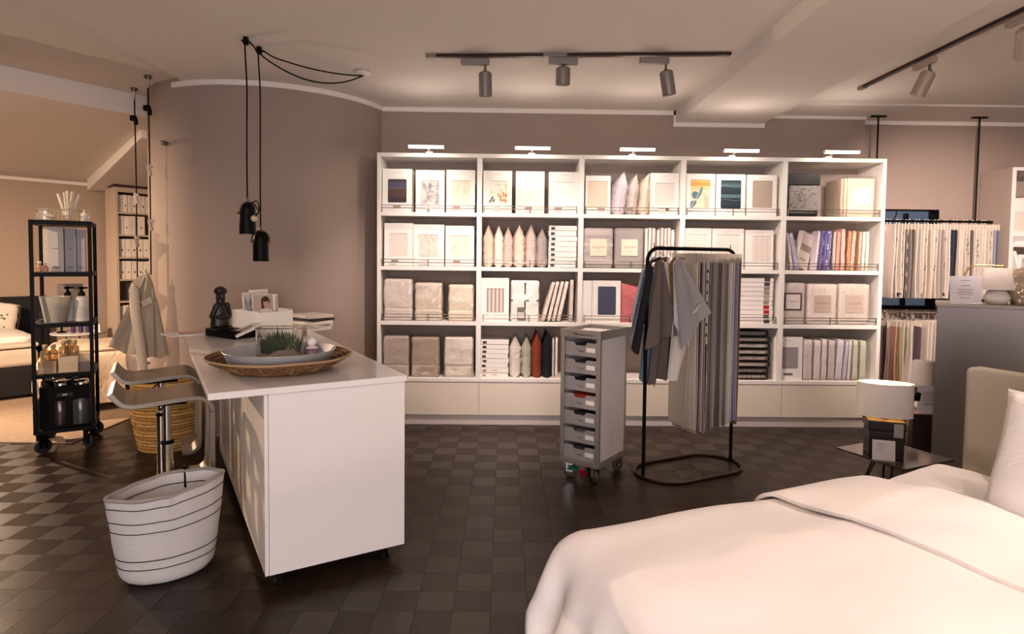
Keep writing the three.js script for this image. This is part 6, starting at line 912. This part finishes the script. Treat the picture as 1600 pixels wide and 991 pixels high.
// ================================================================ PENDANTS, CORDS AND JACKET
{
  const rose = thing('ceiling_rose', 'flat white ceiling rose from which two black lamp cords run', 'ceiling rose', [-1.107, 2.92, -4.756]); part(rose, 'plate', lathe([[0.001, 0], [0.06, 0], [0.058, -0.02], [0.001, -0.024]], 32), M.trim);
  const leather = S(0x3a1d12, 0.55);
  const pend = (label, hx, hz, ty, sag, turn) => {
    const t = thing('pendant_lamp', label, 'pendant lamp', [hx, ty, hz], 0, 'black pendant lamps over the counter'), c = V(-1.107 - hx, 0, -4.756 - hz), top = 2.9 - ty, pts = [[0, 0.24, 0], [0, 0.6, 0], [0.004, top - 0.3, 0], [-0.006, top - 0.04, 0], [0.012, top - 0.002, 0]];
    for (let i = 1; i <= 8; i++) { const k = i / 8; pts.push([c.x * k, top - 0.012 - sag * 4 * k * (1 - k), c.z * k]); }
    part(t, 'cord', tube(pts, 0.0052, 160, 8), M.blackMatte); part(t, 'ceiling_hook', G(bx(-0.014, 0.014, top - 0.03, top + 0.02, -0.014, 0.014, 0.003), bx(-0.024, 0.024, top - 0.012, top - 0.002, -0.02, 0.02, 0.003)), M.black);
    part(t, 'cord_grip', lathe([[0.001, 0.245], [0.012, 0.245], [0.01, 0.222], [0.018, 0.214], [0.001, 0.214]], 20), M.wire);
    part(t, 'shade', lathe([[0.001, 0.205], [0.02, 0.203], [0.04, 0.188], [0.05, 0.16], [0.051, 0], [0.048, 0], [0.047, 0.155], [0.038, 0.184], [0.001, 0.2]], 40), M.black); part(t, 'inner_reflector', lathe([[0.0468, 0.002], [0.0462, 0.15], [0.03, 0.18], [0.001, 0.185]], 32), S(0xcdbf9f, 0.4));
    const st = part(t, 'leather_strap', at(ext((() => { const s = new THREE.Shape(); s.absarc(0, 0.1, 0.062, -0.1, PI + 0.1, false); s.absarc(0, 0.1, 0.057, PI + 0.1, -0.1, true); return s; })(), 0.022, 0.002, [], 24), 0, 0.05, -0.011, turn), leather); 
    for (const s of [-1, 1]) part(t, 'rivet', at(bar([0.05 * s, 0, 0], [0.07 * s, 0, 0], 0.008), 0, 0.135, 0, turn), M.brass);
    return t;
  };
  const a = pend('upper left black pendant lamp with a leather strap over the counter', -1.7, -4.05, 1.645, 0.14, 0.9); part(a, 'bulb', at(new THREE.SphereGeometry(0.022, 16, 12), 0.062, 0.1, 0.045), P(0xf2e2c4, 0.1, { transmission: 0.5, thickness: 0 })); part(a, 'cable_loop', tube([[0.03, 0.2, 0.02], [0.085, 0.21, 0.05], [0.1, 0.15, 0.06], [0.07, 0.11, 0.05]], 0.004, 24, 6), M.black);
  pend('lower right black pendant lamp with a curved strap over the counter', -1.686, -4.23, 1.465, 0.035, 0);
  const cord = (label, x, z, yb, g) => { const t = thing('ceiling_rope', label, 'cord', [x, 0, z], 0, 'black cords left of the round wall'); part(t, 'cord', tube([[0, 2.94, 0], [0.004, 2.2, 0], [0.0, yb, 0]], 0.0055, 40, 6), M.blackMatte); part(t, 'ceiling_fitting', lathe([[0.001, 2.958], [0.03, 2.958], [0.026, 2.94], [0.008, 2.93], [0.008, 2.86], [0.001, 2.86]], 20), M.wire); part(t, 'clamp', G(at(soft(0.06, 0.05, 0.035, 0.015, 0, 6), -0.012, 2.7, 0), at(soft(0.03, 0.06, 0.03, 0.01, 0, 6), 0.01, 2.67, 0)), M.black); g(t); return t; };
  const clip = (t, y) => part(t, 'clip', G(at(bx(-0.012, 0.012, -0.05, 0.04, -0.01, 0.01, 0.004), 0, y, 0, 0, 0, 0.2), at(bx(-0.035, 0.01, 0.02, 0.04, -0.006, 0.006, 0.003), 0, y, 0, 0, 0, -0.6)), S(0xa89c8e, 0.5));
  cord('long black cord with pale clips, the left of two before the tall bookcase', -3.27, -5.46, 1.3, t => { clip(t, 2.0); clip(t, 1.62); });
  cord('long black cord carrying the beige jacket, the right of two', -2.93, -5.08, 1.34, t => { clip(t, 2.2); clip(t, 1.75); });
  const J = thing('jacket', 'beige cotton jacket hanging by its collar from the black cord beside the round wall', 'jacket', [-2.925, 1.33, -5.0], 0.55), k = 0.0054, q = (px, py, z = 0) => [(px - 238) * k, (432 - py) * k, z];
  const jm = P(0xb9ab96, 0.95, { bumpMap: T.weave, bumpScale: 0.0008, sheen: 0.2 }), jl = P(0xcabda9, 0.95, { bumpMap: T.weave, bumpScale: 0.0008 });
  part(J, 'body', G(kite(q(234, 434), q(189, 537, 0.02), q(224, 551, 0.05), q(240, 434, 0.03), 0.008, 0.025, 2.4, 0.5, 20), kite(q(238, 434, 0.03), q(222, 550, 0.06), q(246, 556, 0.05), q(247, 452, 0.02), 0.008, 0.015, 2, 1, 18), kite(q(242, 440, 0.02), q(246, 556, 0.045), q(267, 556, -0.02), q(252, 470, -0.02), 0.008, 0.018, 2.2, 2, 18)), jm);
  part(J, 'back_body', kite(q(232, 434, -0.01), q(196, 530, -0.05), q(264, 545, -0.05), q(246, 440, -0.01), 0.008, 0.02, 3, 0.5, 16), jm);
  part(J, 'sleeve', tube([q(222, 452, 0.05), q(225, 500, 0.085), q(230, 545, 0.08), q(233, 584, 0.07)], 0.036, 40, 14), jl); part(J, 'cuff', at(lathe([[0.03, 0], [0.04, 0.002], [0.041, 0.05], [0.03, 0.052]], 24), ...q(233, 588, 0.07)), jl);
  part(J, 'collar', G(kite(q(230, 432), q(218, 444, 0.03), q(230, 452, 0.045), q(238, 430, 0.02), 0.008, 0.006, 1, 0, 8), kite(q(238, 428, 0.02), q(240, 440, 0.04), q(246, 446, 0.02), q(242, 428, 0.0), 0.008, 0.006, 1, 0, 8)), jm);
  part(J, 'pocket_flap', at(bx(-0.04, 0.04, -0.03, 0.02, -0.004, 0.004, 0.003), ...q(238, 470, 0.055), 0.2, 0, 0.5), jl); for (const [x, y] of [[235, 541], [239, 562]]) part(J, 'button', at(lathe([[0.001, 0], [0.012, 0], [0.012, 0.004], [0.001, 0.004]], 16).rotateX(PI / 2), ...q(x, y, 0.085)), S(0x6f5f4d, 0.4));
  part(J, 'hanger_hook', tube([[0.0, 0.005, 0], [0.005, 0.03, 0], [-0.004, 0.05, 0.004], [-0.014, 0.035, 0.004]], 0.0035, 20, 6), M.wire);
  single('wall_sensor', G(bar([0, 0, 0], [0, 0, 0.03], 0.02), at(new THREE.SphereGeometry(0.02, 14, 10), 0.0, 0, 0.035)).rotateY(-0.6).translate(-2.83, 2.43, -5.17), M.wire, 'tiny chrome sensor high on the left edge of the round wall', 'sensor');
}

// ================================================================ LEFT ROOM
{
  const RG = single('rug', uvm(ext([[-5.95, 4.81], [-3.42, 4.81], [-3.42, 6.9], [-5.95, 6.9]], 0.0105, 0.002).rotateX(-PI / 2).translate(0, 0.0005, 0)), P(0xffffff, 0.97, { map: T.rug, sheen: 0.2 }), 'large plain beige rug on the floor of the left room', 'rug'); void RG;
  const d = [0.66, -0.75], n = [0.75, 0.66], LP = (o, x, y, z) => [o[0] + x * d[0] + z * n[0], y, o[1] + x * d[1] + z * n[1]];
  const B = [-4.95, -7.83], t = thing('tall_bookcase', 'tall narrow greige bookcase of seven shelves in the left room', 'bookcase', [B[0], 0, B[1]], FA), bc = S(0xb9a897, 0.7);
  part(t, 'side', bx(0, 0.03, 0.011, 2.36, -0.4, 0), bc); part(t, 'side', bx(1.17, 1.2, 0.011, 2.36, -0.4, 0), bc); part(t, 'back', bx(0.03, 1.17, 0.011, 2.36, -0.4, -0.385), S(0x8f8073, 0.85)); part(t, 'cornice', bx(-0.03, 1.23, 2.36, 2.41, -0.42, 0.02, 0.004), S(0x3a211a, 0.5)); part(t, 'top', bx(0.03, 1.17, 2.3, 2.36, -0.385, 0), bc);
  const ys = [2.045, 1.76, 1.472, 1.187, 0.905, 0.62, 0.335]; for (const y of ys) part(t, 'shelf_board', bx(0.03, 1.17, y - 0.022, y, -0.385, -0.003), bc);
  const counts = [[0, 17, 0.052], [0, 4, 0.06], [0, 6, 0.07], [0, 10, 0.07], [2, 8, 0.075], [0, 9, 0.075], [0, 6, 0.1]], rowN = ['top', 'second', 'third', 'fourth', 'fifth', 'sixth', 'seventh'];
  counts.forEach(([s, m, w], r) => { for (let i = s; i < m; i++) { const wide = r === 1 && i > 1, x = 0.04 + i * w + (wide ? (i - 2) * 0.05 : 0), h = [0.225, 0.245, 0.235, 0.235, 0.235, 0.235, 0.15][r] * rr(0.96, 1), q = thing('file_box', `white file box on the ${rowN[r]} shelf of the tall bookcase, ${ORD[i - s]} from the left`, 'box', LP(B, x + w / 2, ys[r] + 0.0005, -0.03), FA, 'white file boxes in the tall bookcase'), ww = (w - 0.006) * (wide ? 1.6 : 1); part(q, 'case', bx(-ww / 2, ww / 2, 0, h, -0.28, 0, 0.003), col(['#ded3c7', '#e3d8cc', '#d8cdc1'][i % 3])); if (r >= 2 && r !== 4 || i % 2) part(q, 'spine_dot', at(lathe([[0.001, 0], [0.011, 0], [0.011, 0.001], [0.001, 0.001]], 12).rotateX(PI / 2), 0, h * 0.38, 0.0002), col(i % 3 === 1 ? '#8d8279' : '#2b2521')); else part(q, 'spine_label', bx(-ww * 0.2, ww * 0.2, h * 0.3, h * 0.8, 0, 0.0008), col('#cdc1b5')); } });  // round mark is a flat coloured disc, no opening cut
  const k2 = thing('black_case', 'long black case right of the file boxes on the third shelf', 'box', LP(B, 0.75, ys[2] + 0.0005, -0.03), FA); part(k2, 'case', bx(-0.27, 0.27, 0, 0.17, -0.3, 0, 0.004), M.blackMatte); part(k2, 'lid', bx(-0.272, 0.272, 0.12, 0.172, -0.302, 0.002, 0.004), M.blackMatte);
  // dark bed at the far wall
  const C = [-4.85, -6.4], b = thing('black_bed', 'black upholstered bed with white bedding at the far left wall', 'bed', [C[0], 0, C[1]], FA), bk = S(0x0b0b0d, 0.75);
  part(b, 'base', bx(-1.7, 0, 0.04, 0.33, -1.46, 0, 0.015), bk); part(b, 'headboard', bx(-1.9, 0.39, 0.02, 0.98, -1.545, -1.46, 0.02), bk); part(b, 'mattress', bx(-1.7, -0.01, 0.33, 0.52, -1.46, -0.01, 0.06), P(0xe0d2bd, 0.9, { bumpMap: T.weave, bumpScale: 0.003 })); for (const [x, z] of [[-0.08, -0.08], [-0.08, -1.38], [-1.6, -0.08], [-1.6, -1.38]]) part(b, 'leg', bar([x, 0.011, z], [x, 0.05, z], 0.025), M.black);
  const fq = thing('quilt', 'rolled cream quilt lying along the black bed', 'quilt', LP(C, -0.8, 0.521, -0.62), FA); part(fq, 'quilt', soft(1.6, 0.13, 0.9, 0.06, 0.02, 16).translate(0, 0.065, 0), M.sheet); part(fq, 'hem', soft(1.58, 0.05, 0.2, 0.024, 0.01, 12).translate(0, 0.03, 0.5), M.linen);
  const pl = thing('pillow', 'white pillow with scattered dark leaf print against the black headboard', 'pillow', LP(C, -0.3, 0.53, -1.28), FA); pl.rotation.x = -0.25; part(pl, 'cover', soft(0.62, 0.42, 0.13, 0.06, 0.01, 14).translate(0, 0.22, 0), S(0xffffff, 0.9, { map: ctex(128, 128, g => { g.fillStyle = '#e3d8c8'; g.fillRect(0, 0, 128, 128); for (let i = 0; i < 16; i++) { g.fillStyle = ['#6b6a4c', '#3d3a33'][i % 2]; g.beginPath(); g.ellipse(rr(6, 122), rr(6, 122), 6, 3, rr(0, 3), 0, 7); g.fill(); } }, { rep: [3, 3] }) })); part(pl, 'seam', tube([[-0.31, 0.02, 0], [-0.31, 0.42, 0], [0.31, 0.42, 0], [0.31, 0.02, 0]], 0.003, 60, 5, true, 0.1), M.linen);
  const st = thing('white_table', 'small round white side table between the two beds', 'table', LP(C, 0.53, 0, -0.81)); part(st, 'top', lathe([[0.001, 0.55], [0.27, 0.55], [0.275, 0.56], [0.27, 0.57], [0.001, 0.57]], 40), M.white); for (let i = 0; i < 3; i++) part(st, 'leg', bar([0.12 * Math.cos(i * 2.1), 0.55, 0.12 * Math.sin(i * 2.1)], [0.22 * Math.cos(i * 2.1), 0.012, 0.22 * Math.sin(i * 2.1)], 0.01), M.white);
  const so = LP(C, 0.53, 0.5705, -0.81); [[0.0, 0.08, 'left'], [0.07, 0.05, 'middle'], [0.13, 0.02, 'right']].forEach(([x, z, nn]) => { const q = thing('violet_bottle', `small violet room spray bottle, the ${nn} of three on the round white table`, 'bottle', [so[0] + x, so[1], so[2] + z], 0, 'violet bottles on the white table'); part(q, 'body', lathe([[0.001, 0], [0.02, 0], [0.022, 0.01], [0.022, 0.09], [0.01, 0.105], [0.001, 0.105]], 20), S(0x3b2a63, 0.25)); part(q, 'cap', lathe([[0.001, 0.104], [0.011, 0.104], [0.011, 0.135], [0.001, 0.135]], 16), S(0x2a2140, 0.4)); });
  const cd = thing('price_card', 'small white card standing right of the violet bottles', 'sign', [so[0] + 0.2, so[1], so[2] - 0.02], 0.5); part(cd, 'card', bx(-0.04, 0.04, 0, 0.09, -0.002, 0.002), M.paper); part(cd, 'print', bx(-0.025, 0.02, 0.04, 0.06, 0.002, 0.0026), col('#8b8179'));
  const bl = thing('black_lamp', 'black lamp with a box shade seen through the cart above the bed corner', 'lamp', LP(C, 0.38, 0.5705, -0.86)); part(bl, 'shade', lathe([[0.1, 0.08], [0.075, 0.24], [0.001, 0.242], [0.001, 0.236], [0.07, 0.234], [0.095, 0.08]], 28), M.blackMatte); part(bl, 'foot', lathe([[0.001, 0], [0.05, 0], [0.05, 0.01], [0.012, 0.02], [0.012, 0.1], [0.001, 0.1]], 24), M.black);
  // linen bed seen behind the cart
  const L = [-4.22, -5.64], lb = thing('linen_bed', 'bed with cream linen cover and dark frame behind the black cart', 'bed', [L[0], 0, L[1]], R30);
  part(lb, 'frame', G(bx(0.02, 0.84, 0.2, 0.3, -1.4, -0.03, 0.01)), M.blackMatte); part(lb, 'mattress', bx(0.01, 0.85, 0.3, 0.52, -1.43, -0.01, 0.06), M.sheet); for (const [x, z] of [[0.1, -0.1], [0.78, -0.1], [0.1, -1.3], [0.78, -1.3]]) part(lb, 'leg', bar([x, 0.0125, z], [x * 0.95 + 0.02, 0.24, z * 0.95 - 0.02], 0.02), M.black);
  const cover = (lab, z0, z1, y, m, xr, dropR) => { const q = thing('bed_cover', lab, 'blanket', [L[0], 0, L[1]], R30); const dp = (s, R) => { if (s >= 0) return [s, 0]; const a = -s / R; if (a < PI / 2) return [-R * Math.sin(a), R * Math.cos(a) - R]; return [-R - 0.06 * (-s - R * PI / 2), -R - (-s - R * PI / 2)]; }; part(q, 'cover', slab(50, 50, (u, v) => { const s = z0 + (z1 - z0) * (1 - v), tt = -0.3 + (xr + 0.3) * u, [Z, dz] = dp(s, 0.08), [X, dx] = dp(tt, 0.08), hang = Math.min(1, (-dz - dx) / 0.2); return [X + 0.012 * hang * Math.sin(s * 22), Math.max(0.06, y + dz + dx + 0.012 * Math.sin(s * 26 + tt * 4) * (1 - hang) + 0.01 * noise.noise(s * 5, tt * 5, 2)), -Z + 0.014 * hang * Math.sin(tt * 24)]; }, 0.014, (u, v) => [u * 1.4, v * 2]), m); };
  cover('cream linen bedspread falling to the rug over the near end of the bed', -0.5, 1.36, 0.545, P(0xd8c6b0, 0.95, { bumpMap: T.crease, bumpScale: 0.008 }), 0.62);
  cover('ribbed blush throw laid in folds over the cream bedspread', 0.15, 0.8, 0.575, P(0xcdb8a2, 0.95, { bumpMap: T.crease, bumpScale: 0.01 }), 0.66);
  const fd = thing('folded_sheet', 'folded bright white cover at the right edge of the linen bed', 'blanket', [...L30(0.74, 0.522, -0.5, L)], R30); part(fd, 'fold', soft(0.24, 0.09, 0.9, 0.04, 0.01, 14).translate(0, 0.045, 0), M.sheet); part(fd, 'fold', soft(0.22, 0.05, 0.85, 0.024, 0.01, 12).translate(0, 0.112, 0), M.sheet);
}

renderer.render(scene, camera);
